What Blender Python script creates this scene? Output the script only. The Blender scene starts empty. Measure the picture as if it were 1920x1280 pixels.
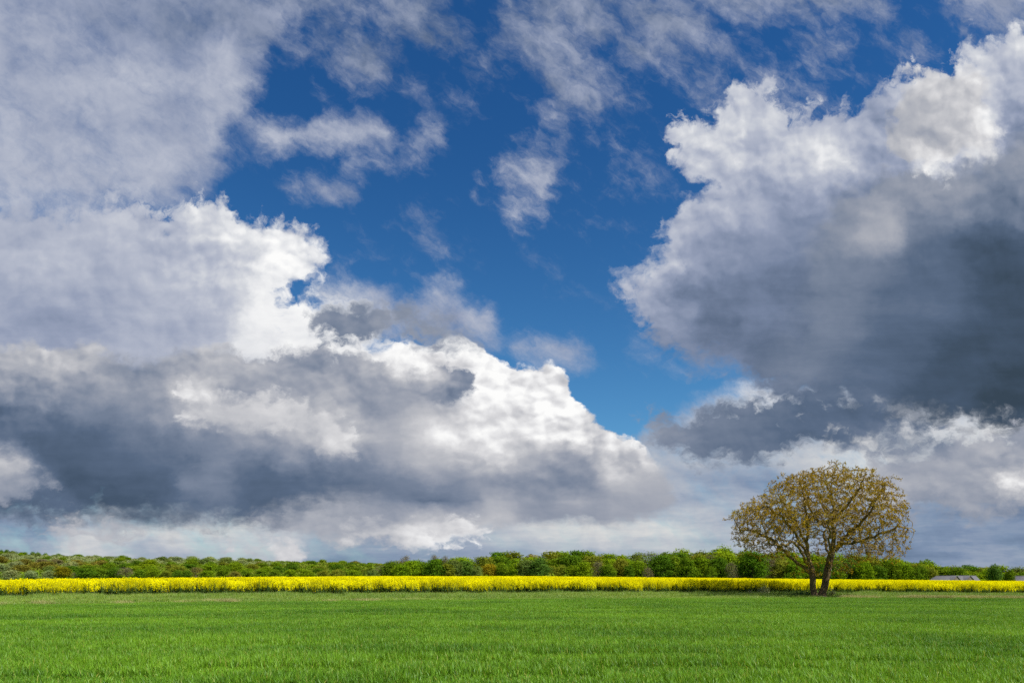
import bpy, bmesh, math, random
import numpy as np
from mathutils import Vector, Matrix, noise as mnoise, kdtree

random.seed(7)
sc = bpy.context.scene
C = sc.collection

# ------------------------------------------------------------------ camera
EYE = 1.65
cam_data = bpy.data.cameras.new('camera')
cam_data.sensor_width = 36.0
cam_data.lens = 24.0
cam_data.shift_y = 438.0 / 1920.0          # rising-front shift: horizon low in the frame, verticals upright
cam_data.clip_end = 20000.0
cam = bpy.data.objects.new('camera', cam_data)
cam.location = (0.0, 0.0, EYE)
cam.rotation_euler = (math.radians(90), 0, 0)
C.objects.link(cam)
sc.camera = cam

# ------------------------------------------------------------------ render settings
sc.view_settings.view_transform = 'Standard'
sc.view_settings.look = 'None'
sc.view_settings.exposure = 0.5             # exposed for the land
sc.view_settings.gamma = 1.0
sc.view_settings.use_curve_mapping = False
sc.cycles.use_denoising = False            # keep the fine grain of leaves and stalks
sc.cycles.use_adaptive_sampling = True
sc.cycles.adaptive_threshold = 0.015
sc.cycles.adaptive_min_samples = 12
sc.cycles.max_bounces = 5
sc.cycles.transparent_max_bounces = 8
sc.cycles.caustics_reflective = False
sc.cycles.caustics_refractive = False

# ------------------------------------------------------------------ sun
SUN_EL = math.radians(50)
SUN_DIR = Vector((0.83, -0.56, 0)).normalized() * math.cos(SUN_EL) + Vector((0, 0, math.sin(SUN_EL)))
sun_data = bpy.data.lights.new('sun', 'SUN')
sun_data.energy = 5.0
sun_data.angle = math.radians(0.53)
sun_data.color = (1.0, 0.955, 0.88)
sun = bpy.data.objects.new('sun', sun_data)
sun.rotation_euler = SUN_DIR.to_track_quat('Z', 'Y').to_euler()
sun.location = (60, -60, 80)
C.objects.link(sun)

# ------------------------------------------------------------------ node helper
class NT:
    """thin wrapper: sockets are combined with operators"""
    def __init__(s, tree): s.t = tree
    def new(s, kind, **kw):
        n = s.t.nodes.new(kind)
        for k, v in kw.items(): setattr(n, k, v)
        return n
    def put(s, sock, v):
        if isinstance(v, S): s.t.links.new(v.o, sock)
        elif isinstance(v, (tuple, list)):
            if len(sock.default_value) == 4 and len(v) == 3: v = (*v, 1)
            sock.default_value = v
        else:
            try: sock.default_value = v
            except (TypeError, ValueError): sock.default_value = (v,) * len(sock.default_value)
    def m(s, op, a, b=None, c=None, clamp=False):
        n = s.new('ShaderNodeMath', operation=op, use_clamp=clamp)
        s.put(n.inputs[0], a)
        if b is not None: s.put(n.inputs[1], b)
        if c is not None: s.put(n.inputs[2], c)
        return S(s, n.outputs[0])
    def vm(s, op, a, b=None, c=None, out=0):
        n = s.new('ShaderNodeVectorMath', operation=op)
        s.put(n.inputs[0], a)
        if b is not None: s.put(n.inputs[1], b)
        if c is not None: s.put(n.inputs[2], c)
        return S(s, n.outputs[out])
    def vec(s, x, y, z=0.0):
        n = s.new('ShaderNodeCombineXYZ')
        s.put(n.inputs[0], x); s.put(n.inputs[1], y); s.put(n.inputs[2], z)
        return S(s, n.outputs[0])
    def sep(s, v):
        n = s.new('ShaderNodeSeparateXYZ'); s.put(n.inputs[0], v)
        return [S(s, o) for o in n.outputs]
    def mix(s, f, a, b):
        n = s.new('ShaderNodeMix', data_type='RGBA', clamp_factor=True)
        s.put(n.inputs['Factor'], f)
        ia = [i for i in n.inputs if i.type == 'RGBA']
        s.put(ia[0], a); s.put(ia[1], b)
        return S(s, [o for o in n.outputs if o.type == 'RGBA'][0])
    def smooth(s, v, a, b, lo=0.0, hi=1.0):
        n = s.new('ShaderNodeMapRange', interpolation_type='SMOOTHSTEP')
        s.put(n.inputs[0], v); s.put(n.inputs[1], a); s.put(n.inputs[2], b)
        s.put(n.inputs[3], lo); s.put(n.inputs[4], hi)
        return S(s, n.outputs[0])
    def lin(s, v, a, b, lo=0.0, hi=1.0):
        n = s.new('ShaderNodeMapRange'); n.clamp = True
        s.put(n.inputs[0], v); s.put(n.inputs[1], a); s.put(n.inputs[2], b)
        s.put(n.inputs[3], lo); s.put(n.inputs[4], hi)
        return S(s, n.outputs[0])
    def noise(s, v, scale, detail=4.0, rough=0.5, lac=2.0, dist=0.0, dim='3D', out='Fac'):
        n = s.new('ShaderNodeTexNoise', noise_dimensions=dim)
        s.put(n.inputs['Vector'], v); s.put(n.inputs['Scale'], scale); s.put(n.inputs['Detail'], detail)
        s.put(n.inputs['Roughness'], rough); s.put(n.inputs['Lacunarity'], lac); s.put(n.inputs['Distortion'], dist)
        return S(s, n.outputs[out])
    def voro(s, v, scale, detail=2.0, rough=0.5, smooth=0.6, dim='2D'):
        n = s.new('ShaderNodeTexVoronoi', feature='F1', voronoi_dimensions=dim, normalize=True)
        s.put(n.inputs['Vector'], v); s.put(n.inputs['Scale'], scale); s.put(n.inputs['Detail'], detail)
        s.put(n.inputs['Roughness'], rough)
        return S(s, n.outputs['Distance'])
    def ramp(s, f, stops, interp='LINEAR'):
        n = s.new('ShaderNodeValToRGB'); cr = n.color_ramp; cr.interpolation = interp
        while len(cr.elements) < len(stops): cr.elements.new(0.5)
        for e, (p, c) in zip(cr.elements, stops):
            e.position = p; e.color = (*c, 1) if len(c) == 3 else c
        s.put(n.inputs[0], f)
        return S(s, n.outputs[0])
class S:
    def __init__(s, nt, o): s.nt = nt; s.o = o
    def isv(s): return s.o.type in ('VECTOR', 'RGBA')
    def _b(s, op, b, rev=False):
        v = s.isv() or (isinstance(b, S) and b.isv()) or isinstance(b, tuple)
        f = s.nt.vm if v else s.nt.m
        return f(op, b, s) if rev else f(op, s, b)
    def __add__(s, b): return s._b('ADD', b)
    __radd__ = __add__
    def __mul__(s, b): return s._b('MULTIPLY', b)
    __rmul__ = __mul__
    def __sub__(s, b): return s._b('SUBTRACT', b)
    def __rsub__(s, b): return s._b('SUBTRACT', b, True)
    def __truediv__(s, b): return s._b('DIVIDE', b)

def lin1(c):
    c = c / 255.0
    return c / 12.92 if c <= 0.04045 else ((c + 0.055) / 1.055) ** 2.4
def srgb(r, g, b): return (lin1(r), lin1(g), lin1(b))
# ------------------------------------------------------------------ sky
# The sky is laid out by compass direction: each cloud bank has an outline and a tone in
# (bearing, altitude) units, 1 unit = 1000 px-equivalents of tangent at 1280 per unit slope.
F = 1280.0
HZ = 1078.0
NC = 48
X0, X1 = -70.0, 1990.0
ROWS = [-60, 0, 50, 100, 150, 200, 250, 300, 350, 400, 450, 500, 550, 600, 650, 690, 730, 775, 820, 865, 905, 940, 970, 1000, 1030, 1060, 1085]
COLS = np.linspace(X0, X1, NC)
GX, GY = np.meshgrid(COLS, np.array(ROWS, float))

def sdf(poly):
    p = np.array(poly, float); q = np.roll(p, -1, 0)
    d = np.full(GX.shape, 1e9); ins = np.zeros(GX.shape, bool)
    for (ax, ay), (bx, by) in zip(p, q):
        ex, ey = bx - ax, by - ay
        t = np.clip(((GX - ax) * ex + (GY - ay) * ey) / (ex * ex + ey * ey + 1e-9), 0, 1)
        d = np.minimum(d, np.hypot(GX - ax - t * ex, GY - ay - t * ey))
        c = ((ay > GY) != (by > GY)) & (GX < (bx - ax) * (GY - ay) / (by - ay + 1e-9) + ax)
        ins ^= c
    return np.where(ins, d, -d)

def rbf(pts, sig=48.0):
    num = np.zeros(GX.shape); den = np.zeros(GX.shape) + 1e-12
    for x, y, v in pts:
        r2 = (GX - x) ** 2 + ((GY - y) * 1.25) ** 2
        w = 1.0 / (r2 + (sig * 0.5) ** 2) ** 2
        num += w * v; den += w
    return num / den

def soft_table(shapes, tones, tex):
    cov = np.zeros(GX.shape)
    for poly, soft, op in shapes:
        t = np.clip(sdf(poly) / soft * 0.5 + 0.5, 0, 1)
        cov = np.maximum(cov, t * t * (3 - 2 * t) * op)
    return np.stack([cov, rbf(tones), rbf(tex, 70)], -1)

def sdf_table(polys, tones, tex):
    tones = [(x, y, min(v, 0.94)) for x, y, v in tones]
    d = np.full(GX.shape, -1e9)
    for p in polys: d = np.maximum(d, sdf(p))
    return np.stack([np.clip(d / 160.0 + 0.5, 0, 1), rbf(tones, 40), rbf(tex, 70)], -1)

# --- bank 1: high veil, wisps and the grey air along the horizon (outline, softness, opacity)
veil = soft_table([
    ([(560,-140),(1750,-140),(1620,160),(1380,260),(1200,300),(1000,230),(850,210),(700,200)], 110, .38),
    ([(820,180),(1300,120),(1320,420),(1180,640),(1000,600),(880,420)], 90, .22),
    ([(600,300),(900,380),(960,520),(760,560),(640,480)], 60, .24),
    ([(-140,-140),(640,-140),(610,20),(565,55),(510,120),(475,200),(440,265),(400,320),(385,385),(300,390),(-140,420)], 55, 1.0),
    ([(450,-140),(900,-140),(880,60),(770,95),(710,180),(650,190),(560,120)], 60, 0.79),
    ([(430,265),(520,222),(640,210),(745,222),(755,272),(700,295),(560,280),(470,300)], 34, 1.00),
    ([(470,320),(560,345),(640,325),(700,300),(790,265),(800,222),(835,228),(825,290),(720,325),(640,370),(570,368)], 30, 0.89),
    ([(860,-140),(1210,-140),(1165,55),(1110,110),(1130,190),(1155,222),(1100,222),(1040,220),(985,165),(1005,130),(950,95)], 40, 0.97),
    ([(1150,-140),(1720,-140),(1640,45),(1500,45),(1400,35),(1300,95),(1240,125),(1165,135),(1190,60)], 45, 0.89),
    ([(975,235),(1040,248),(1062,300),(1030,350),(1000,408),(945,415),(978,372),(970,348),(885,358),(940,325),(925,295),(985,285)], 28, 0.91),
    ([(735,415),(800,400),(885,442),(790,455)], 26, 0.77),
    ([(975,492),(1040,470),(1060,485),(1000,500)], 18, 0.52),
    ([(1240,40),(1370,50),(1400,110),(1350,210),(1280,230),(1250,130)], 45, 0.67),
    ([(1180,200),(1215,205),(1205,245),(1190,245)], 22, 0.62),
    ([(1450,110),(1560,80),(1640,20),(1710,-30),(1660,70),(1560,135),(1470,140)], 35, 0.79),
    ([(1655,65),(1740,40),(1765,95),(1700,130)], 35, 0.83),
    ([(1700,-140),(2100,-140),(2100,60),(1890,90),(1800,60)], 45, 0.92),
    ([(1370,150),(1500,140),(1600,170),(1620,210),(1450,230),(1390,210)], 40, 0.72),
    ([(1170,620),(1230,640),(1290,690),(1260,720),(1200,690)], 40, .45),
    ([(905,662),(960,635),(1040,612),(1085,640),(1165,680),(1060,702),(980,685)], 24, 0.79),
    ([(1135,758),(1240,738),(1345,738),(1345,762),(1200,768)], 16, 0.77),
    ([(560,560),(640,520),(760,545),(830,530),(935,600),(900,650),(760,650),(640,610)], 36, 1.00),
    ([(610,500),(650,480),(690,490),(650,510)], 22, 0.57),
    ([(-140,930),(1130,880),(1190,840),(1215,800),(1280,768),(1345,735),(1420,715),(2100,700),(2100,1300),(-140,1300)], 30, 1.0),
], [(0,0,0.57),(100,60,0.57),(180,120,0.62),(250,30,0.49),(350,40,0.43),(460,60,0.45),(540,60,0.47),(100,200,0.64),(260,150,0.69),(260,250,0.63),
    (420,130,0.67),(330,220,0.57),(400,220,0.65),(300,300,0.65),(100,330,0.67),(380,330,0.57),(50,400,0.69),(600,250,.6),(700,250,.58),(700,330,.58),(820,260,.55),
    (700,60,.42),(800,80,.38),(1000,40,.44),(1000,120,.44),(1080,180,.5),(1250,40,.46),(1220,100,.5),(1400,10,.46),(1560,20,.44),(1000,300,.6),(960,350,.6),
    (800,430,.56),(1320,100,.5),(1600,90,.5),(1700,90,.52),(1850,40,.5),(1470,170,.58),(1000,650,.68),(1120,690,.62),(1240,750,.62),
    (640,540,.78),(760,560,.62),(830,545,.7),(900,600,.66),(700,600,.6),(850,610,.55),
    (60,1030,.48),(60,1000,.45),(150,1000,.70),(230,1005,.70),(300,1035,.62),(330,1010,.70),(420,1030,.70),(470,1035,.70),(540,1035,.66),(580,1050,.46),(650,1035,.4),(650,1060,.46),(760,1040,.42),
    (860,1040,.44),(960,1010,.64),(960,1050,.52),(1050,1010,.70),(1130,1000,.72),(1130,1050,.60),(1220,1020,.66),(1300,1000,.66),(1270,930,.6),(1320,960,.62),(1300,1040,.62),(1350,1000,.56),
    (1340,900,.56),(1450,900,.5),(1500,870,.62),(1450,960,.46),(1560,960,.46),(1600,1020,.42),(1700,1000,.4),(1800,1000,.36),(1900,1000,.37),(1800,1050,.42),(1900,1050,.42),(1240,850,.6),(1200,900,.5),(1400,750,.86),(1430,755,.82),(1590,750,.86),(1330,745,.7),(1280,790,.62),(1850,812,.82),(1880,830,.7),(1500,868,.66),(1590,850,.8),(1640,850,.82)],
   [(300,200,.35),(700,100,.8),(1000,100,.8),(1000,320,.8),(1500,100,.8),(700,260,.6),(800,560,.5),(1000,650,.4),(300,1030,.35),(900,1030,.2),(1300,950,.3),(1800,1000,.05),(1500,900,.4)])

# --- bank 2: the bright cloud on the left and the great mass on the right
T_BACK = [(100,500,.72),(20,430,.64),(300,450,.72),(300,400,.66),(200,440,.7),(400,410,.8),(450,440,.88),(400,480,.8),(580,460,.86),(550,510,.95),(500,600,.94),(520,560,.9),(600,650,1.0),
    (680,640,1.0),(560,640,1.0),(480,650,.85),(350,600,.63),(400,620,.66),(100,600,.54),(20,580,.58),(200,560,.6),(420,560,.7),(250,520,.66),(330,540,.7),(20,640,.6),(740,650,.95),
    (1280,265,0.76),(1350,260,0.82),(1330,330,0.74),(1390,200,0.72),(1450,280,0.74),(1500,270,0.74),(1560,320,0.90),(1530,330,0.74),(1400,380,0.64),(1450,370,0.60),(1320,420,0.62),(1320,360,0.72),(1240,480,0.76),(1200,520,0.70),(1250,560,0.53),
    (1260,620,0.45),(1350,540,0.37),(1330,480,0.49),(1420,460,0.47),(1500,400,0.45),(1550,370,0.51),(1600,370,0.41),(1640,330,0.43),(1620,280,0.66),(1660,240,0.62),(1700,230,0.51),(1730,180,0.74),(1760,200,0.74),(1850,170,0.84),(1850,230,0.90),(1760,290,0.96),(1720,290,0.80),
    (1800,240,0.66),(1830,290,0.86),(1680,270,0.51),(1830,330,0.43),(1900,260,0.45),(1900,110,0.78),(1900,180,0.60),(1640,430,0.60),(1750,400,0.37),(1860,380,0.35),(1750,470,0.19),(1850,460,0.10),(1900,560,0.07),(1700,550,0.19),(1600,500,0.31),(1500,500,0.37),
    (1500,570,0.29),(1430,610,0.37),(1350,590,0.25),(1290,540,0.37),(1550,640,0.30),(1450,660,0.31),(1600,700,0.19),(1700,640,0.15),(1800,680,0.03),(1900,740,0.00),(1750,740,0.05),(1450,720,0.31),(1340,690,0.50),(1330,660,0.37),(1290,660,0.45)]
back = sdf_table([
    [(-140,395),(120,388),(230,372),(290,382),(318,400),(326,432),(345,400),(370,380),(412,378),(436,395),(425,415),(470,420),(535,420),
     (575,437),(607,452),(600,474),(572,490),(592,508),(530,542),(560,562),(620,562),(700,590),(720,640),(800,652),(800,740),(-140,780)],
    [(1258,235),(1290,222),(1332,240),(1362,190),(1398,140),(1450,165),(1446,215),(1500,225),(1560,212),(1640,195),(1660,162),(1722,140),
     (1757,155),(1772,130),(1800,122),(1832,100),(1920,62),(2100,20),(2100,830),(1900,818),(1800,806),(1740,795),(1600,762),(1430,752),
     (1372,705),(1300,685),(1232,642),(1192,575),(1158,515),(1212,502),(1242,452),(1262,392),(1300,384),(1332,372),(1302,325),(1268,290)],
], T_BACK,
   [(100,450,.5),(400,420,.8),(580,480,.9),(560,620,.3),(200,600,.4),(1300,280,.9),(1400,330,.8),(1560,320,.8),(1800,230,1.),(1500,450,.35),(1700,600,.12),(1900,700,.1),(1230,520,.7),(1400,650,.2),(1900,140,.8)])

# --- bank 3: the sunlit head of the long cumulus
T_MID = [(0,680,.66),(100,700,.7),(150,670,.66),(200,720,.6),(300,700,.5),(240,685,.44),(400,690,.7),(340,680,.6),(500,690,.62),(560,690,.5),(620,690,.56),(350,745,.86),(450,765,.82),(400,780,.74),(530,765,.84),(600,790,.84),(640,815,.9),
    (600,745,.5),(540,735,.48),(470,735,.46),(700,730,.5),(780,730,.52),(830,740,.5),(860,715,.36),(870,760,.5),(700,790,.52),(740,690,.8),(700,680,.6),(780,680,1.),(830,680,1.0),(900,720,1.0),(1000,740,1.0),(950,780,1.),(1040,780,.96),(880,830,.9),
    (800,830,.82),(800,780,.72),(740,830,.68),(1000,830,.86),(940,840,.88),(1070,820,.82),(1110,800,.84),(1120,850,.66),(1100,880,.46),(1000,880,.6),(900,880,.74),(820,890,.7),(740,880,.6),(1050,900,.34),(960,915,.42),(900,925,.4),(850,930,.3),
    (760,930,.26),(640,930,.2),(660,880,.36),(560,910,.2),(700,960,.3),(620,960,.3),(100,800,.22),(0,790,.16),(50,760,.32),(0,740,.5),(150,770,.42),(240,790,.44),(300,790,.52),(200,830,.22),(100,860,.16),(20,860,.7),(30,890,.6),(60,880,.42),
    (100,920,.26),(50,940,.15),(10,940,.16),(130,960,.16),(150,900,.1),(300,840,.26),(350,860,.24),(380,900,.42),(350,930,.36),(420,910,.36),(400,940,.3),(260,900,.16),(200,950,.1),(250,970,.14),(450,970,.18),(350,980,.14),(540,850,.46),(640,850,.5),
    (480,860,.26),(430,840,.45),(400,825,.4),(560,820,.66),(470,810,.6),(380,800,.56),(1150,900,.7),(1170,845,1.),(1200,870,.8),(1230,910,.62),(1180,940,.58),(1080,930,.66),(1000,960,.52),(950,955,.7),(1040,965,.5),(1100,960,.5),(1220,960,.58),(1250,930,.62),
    (800,990,.9),(700,992,.9),(860,1000,.95),(560,980,.74),(640,985,.6),(750,960,.5),(850,970,.6),(550,995,.4),(150,985,.2),(600,940,.18),(680,945,.22),(720,935,.24),(800,940,.28),(500,930,.18),(520,960,.22),(480,900,.2),(600,890,.24),(580,960,.34),(640,900,.24),(700,905,.3),(780,915,.34),(840,910,.42),(1000,905,.4),(1080,890,.36),(1110,900,.4),(160,820,.2),(60,820,.17),(240,850,.18),(300,880,.2),(300,930,.17),(280,820,.3),(340,820,.36),(160,860,.16),(100,970,.18),(20,970,.2)]
mid = sdf_table([
    [(480,667),(540,655),(620,667),(690,662),(735,668),(757,655),(772,643),
     (800,662),(838,644),(868,662),(902,670),(942,690),(990,702),(1030,702),(1052,722),(1072,752),(1092,770),(1122,792),(1145,832),(1165,820),(1190,842),
     (1202,862),(1238,882),(1252,912),(1268,942),(1240,972),(1150,987),(1050,978),(960,990),(900,1003),(850,1017),(650,1008),(560,1000),(480,980)],
], [t for t in T_MID if t[0] > 760 and not (t[0] < 880 and t[1] > 700 and t[1] < 775 and t[2] < .6)] + [(740,690,1.),(700,700,1.),(640,720,.95),(860,720,1.),(820,740,.95),(870,760,.96),(760,760,.8),(760,830,.7)],
   [(950,720,1.),(1080,800,1.),(900,830,.75),(1170,850,1.),(700,730,.8),(1050,900,.5),(1150,930,.4),(1220,930,.15),(1180,970,.1),(1080,970,.25),(800,990,.5),(850,930,.2)])
# --- bank 3b: the long grey sheet in front of it, and the dark underside of the right-hand mass
LIFT = lambda t: (t[0], t[1], t[2] + 0.05 * (t[0] < 1850))
sheet = sdf_table([
    [(-140,640),(0,648),(60,656),(120,655),(160,648),(205,672),(300,662),(420,655),(480,667),(540,655),(620,667),(690,665),(735,686),(800,698),(850,704),(876,708),
     (876,742),(850,770),(815,795),(790,840),(775,885),(770,930),(740,955),(640,965),(560,975),(500,1000),(300,998),(230,994),(100,992),(-140,992)],
    [(1490,600),(1500,460),(1530,420),(1560,372),(1600,352),(1640,318),(1700,302),(1760,318),(1830,304),(1870,272),(1920,244),(2100,220),(2100,840),(1900,812),(1740,800),(1600,768),
     (1450,752),(1400,700),(1420,640)],
], [t for t in T_MID if t[0] < 900 and not (t[1] > 975 and t[0] > 520)] + [LIFT(t) for t in T_BACK if t[0] > 1390 and t[1] > 290 and t[2] < .62] + [(820,720,.5),(850,712,.38),(868,728,.36),(1560,400,.44),(1650,335,.44),(1750,340,.46),(1900,270,.5)],
   [(100,680,.8),(400,680,.8),(620,680,.8),(860,715,1.),(840,770,.35),(790,860,.05),(760,930,.15),(350,750,.6),(550,780,.6),(640,815,.7),(200,850,.1),(100,920,.25),(400,900,.25),(640,930,.1),
    (1530,430,.5),(1640,330,.6),(1750,310,.6),(1900,260,.6),(1600,500,.25),(1450,640,.05),(1700,650,.08),(1900,740,.08),(1800,790,.3)])
# --- bank 4: darker scud drifting in front
front = sdf_table([
    [(1190,790),(1230,772),(1290,782),(1350,747),(1400,755),(1442,740),(1520,744),(1560,736),(1620,748),(1700,762),(1765,790),(1700,802),(1640,822),
     (1560,834),(1500,846),(1430,862),(1350,872),(1280,852),(1220,832)],
    [(1640,852),(1660,825),(1730,812),(1800,798),(1795,835),(1700,856)],
    [(1570,880),(1600,862),(1720,850),(1800,822),(1920,802),(2100,800),(2100,960),(1880,962),(1800,968),(1700,958),(1640,930)],
    [(1672,290),(1668,232),(1700,190),(1712,150),(1745,128),(1768,140),(1790,122),(1826,130),(1858,155),(1850,215),(1880,262),(1842,300),(1812,282),(1770,318),(1722,306)],
    [(400,1052),(425,1030),(455,1022),(478,1035),(470,1052)], [(492,1050),(520,1026),(555,1016),(572,1030),(560,1046)],
    [(90,1000),(130,984),(200,982),(260,992),(230,1006),(150,1008)],
    [(650,1000),(700,984),(770,982),(800,992),(850,986),(905,998),(880,1014),(780,1010)],
    [(-140,850),(0,842),(40,862),(75,890),(105,905),(60,905),(30,930),(-140,925)],
    [(338,770),(350,735),(372,726),(398,748),(440,744),(482,750),(530,748),(565,764),(610,774),(640,790),(660,820),(655,858),(610,836),(550,808),(470,796),(390,800)],
    [(580,592),(640,575),(700,585),(760,580),(832,592),(882,622),(900,652),(800,656),(760,640),(700,622),(650,652),(600,622)],
], [(1210,800,.5),(1270,820,.4),(1350,800,.36),(1320,850,.28),(1400,840,.3),(1430,770,.3),(1500,780,.24),(1500,820,.24),(1600,780,.22),(1700,780,.18),(1560,820,.26),
    (1680,840,.3),(1740,820,.26),(1620,880,.66),(1700,880,.66),(1800,880,.6),(1900,915,.95),(1890,870,.6),(1900,820,.5),(1840,815,.66),(1840,850,.5),(1750,945,.42),(1850,945,.5),(1680,920,.6),(1920,950,.5),(1780,910,.66),
    (1690,220,.66),(1720,170,.72),(1760,150,.8),(1760,190,.7),(1820,150,.84),(1850,180,.86),(1850,240,.9),(1790,200,.7),(1760,290,.92),(1720,285,.84),(1800,245,.66),(1740,235,.6),(1830,285,.84),(1690,270,.58),
    (440,1040,.72),(540,1032,.76),(170,995,.70),(240,998,.62),(700,990,.66),(800,1000,.78),(870,1000,.84),(700,1003,.74),(10,870,.72),(50,880,.6),(10,905,.5),(80,900,.45),
    (355,745,.80),(372,738,.84),(400,765,.74),(450,762,.77),(520,765,.79),(590,785,.78),(640,810,.88),(640,845,.7),(560,800,.74),(470,788,.7),(400,790,.66),(600,825,.66),
    (600,600,.42),(650,610,.36),(720,600,.46),(800,610,.46),(860,630,.48),(640,640,.4)],
   [(1300,820,.4),(1500,800,.35),(1700,830,.5),(1750,900,.4),(1880,880,.6),(650,610,.6),(800,620,.4),(1800,230,.75),(450,1040,.7),(540,1030,.7),(170,995,.5),(760,995,.7),(20,880,.6),(360,740,.85),(520,755,.6),(640,800,.8),(560,810,.05),(450,795,.05),(620,840,.05)])

wd = bpy.data.worlds.new('World'); wd.use_nodes = True
wt = wd.node_tree; wt.nodes.clear(); W = NT(wt)
tc = S(W, W.new('ShaderNodeTexCoord').outputs['Generated'])
dx, dy, dz = W.sep(tc)
dep = W.m('MAXIMUM', W.m('ABSOLUTE', dy), 0.46)
pu = W.m('PINGPONG', dx / dep * F + (960.0 + 70.0), 2060.0) - 70.0
pv = W.m('PINGPONG', HZ - W.m('MAXIMUM', dz, -0.03) / dep * F + 4 * 1145.0 + 60.0, 1145.0) - 60.0
P = W.vec(pu * 0.001, pv * 0.001, 0.0)
# noise space: flattens towards the horizon as real cloud does
flat = W.m('POWER', W.m('MAXIMUM', pv * 0.001, 0.0), 3.0) * 0.22
PN = W.vec(pu * 0.001, pv * 0.001 + flat, 0.0)

def warp(sc_, det, amp, off, rough=0.55):
    n = W.noise(PN + off, sc_, det, rough, dim='2D', out='Color')
    return (n - (0.5, 0.5, 0.5)) * amp
w_big = warp(5.0, 3.0, 0.10, (3.1, 1.7, 0))
w_mid = warp(16.0, 4.0, 0.055, (7.3, 5.2, 0), 0.62)
w_fine = warp(60.0, 2.0, 0.02, (1.3, 9.2, 0), 0.65)

def lookup(table, p, lo=-1e9, hi=1e9):
    """bilinear read of a (bearing, altitude) table: one curve per row, rows blended in turn"""
    x, y, _ = W.sep(p)
    fx = (x * 1000.0 - X0) / (X1 - X0)
    fv = W.vec(fx, fx, fx)
    acc = None
    sel = [i for i, yr in enumerate(ROWS) if lo <= yr <= hi]
    for i in sel:
        yr = ROWS[i]
        n = W.new('ShaderNodeRGBCurve')
        for ch in range(3):
            cv = n.mapping.curves[ch]
            for k in range(1, NC - 1): cv.points.new(k / (NC - 1), float(table[i, k, ch]))
            cv.points[0].location = (0, float(table[i, 0, ch])); cv.points[-1].location = (1, float(table[i, NC - 1, ch]))
            for q in cv.points: q.handle_type = 'AUTO_CLAMPED'
        n.mapping.update()
        W.put(n.inputs['Color'], fv)
        r = S(W, n.outputs[0])
        if acc is None: acc = r
        else: acc = W.mix(W.m('MULTIPLY_ADD', y, 1000.0 / (yr - ROWS[i-1]), -ROWS[i-1] / (yr - ROWS[i-1]), clamp=True), acc, r)
    return W.sep(acc)

LIGHT = (0.010, -0.016, 0)
def puffs(scale, off, det, reach):
    """billow relief: the lit side of the rounded heaps minus their shaded side"""
    q = PN + off + w_mid * 0.45
    b0 = W.voro(q, scale, det, 0.5)
    b1 = W.voro(q + (0.53 * reach, -0.85 * reach, 0.0), scale, det, 0.5)
    return b0, b1 - b0
b_lo, r_lo = puffs(8.0, (2.0, 3.0, 0), 2.0, 0.030)
b_hi, r_hi = puffs(26.0, (5.0, 1.0, 0), 1.0, 0.011)
n1 = W.noise(PN + w_big, 5.0, 5.0, 0.55, dim='2D') - 0.5
n1l = W.noise(PN + w_big + LIGHT, 5.0, 5.0, 0.55, dim='2D') - 0.5
n2 = W.noise(PN + w_mid + (9.0, 4.0, 0), 26.0, 4.0, 0.6, dim='2D') - 0.5
relief_n = n1 - n1l

TONES = [(0.0, srgb(56,72,90)), (.12, srgb(72,89,110)), (.25, srgb(89,105,130)), (.4, srgb(119,133,160)), (.55, srgb(150,160,184)), (.7, srgb(181,187,203)),
         (.82, srgb(210,213,220)), (.92, srgb(236,237,239)), (1.0, srgb(253,253,252))]
TONES_LOW = [(0.0, srgb(56,71,86)), (.12, srgb(71,88,110)), (.25, srgb(89,106,131)), (.4, srgb(121,133,154)), (.55, srgb(153,159,173)), (.7, srgb(183,185,192)),
         (.82, srgb(212,212,215)), (.92, srgb(237,237,238)), (1.0, srgb(253,253,252))]
def tone_col(t, stops=TONES): return W.ramp(t, stops)

# clear sky: physical sky for this sun, deepened as through a polariser
skyn = W.new('ShaderNodeTexSky', sky_type='NISHITA', sun_disc=False)
skyn.sun_elevation = SUN_EL
skyn.sun_rotation = math.atan2(SUN_DIR.x, SUN_DIR.y)
skyn.air_density = 1.0; skyn.dust_density = 0.4; skyn.ozone_density = 2.0
clear = S(W, skyn.outputs[0])
hs = W.new('ShaderNodeHueSaturation'); hs.inputs['Saturation'].default_value = 1.2; hs.inputs['Value'].default_value = 0.92
W.put(hs.inputs['Color'], clear); clear = S(W, hs.outputs[0]) * W.mix(W.smooth(dz, 0.12, 0.62), (0.48, 0.78, 0.88), (0.235, 0.53, 0.75))
bandn = W.noise(W.vec(pu * 0.0016, pv * 0.011, 0.0) + w_mid * 2.0, 1.6, 5.0, 0.6, dim='2D') - 0.5      # flat layers seen edge-on low in the sky
lowsky = W.smooth(pv, 820.0, 960.0)
GAIN = 10.0 / 2 ** 0.5      # cloud brightness under the exposure set above

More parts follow.
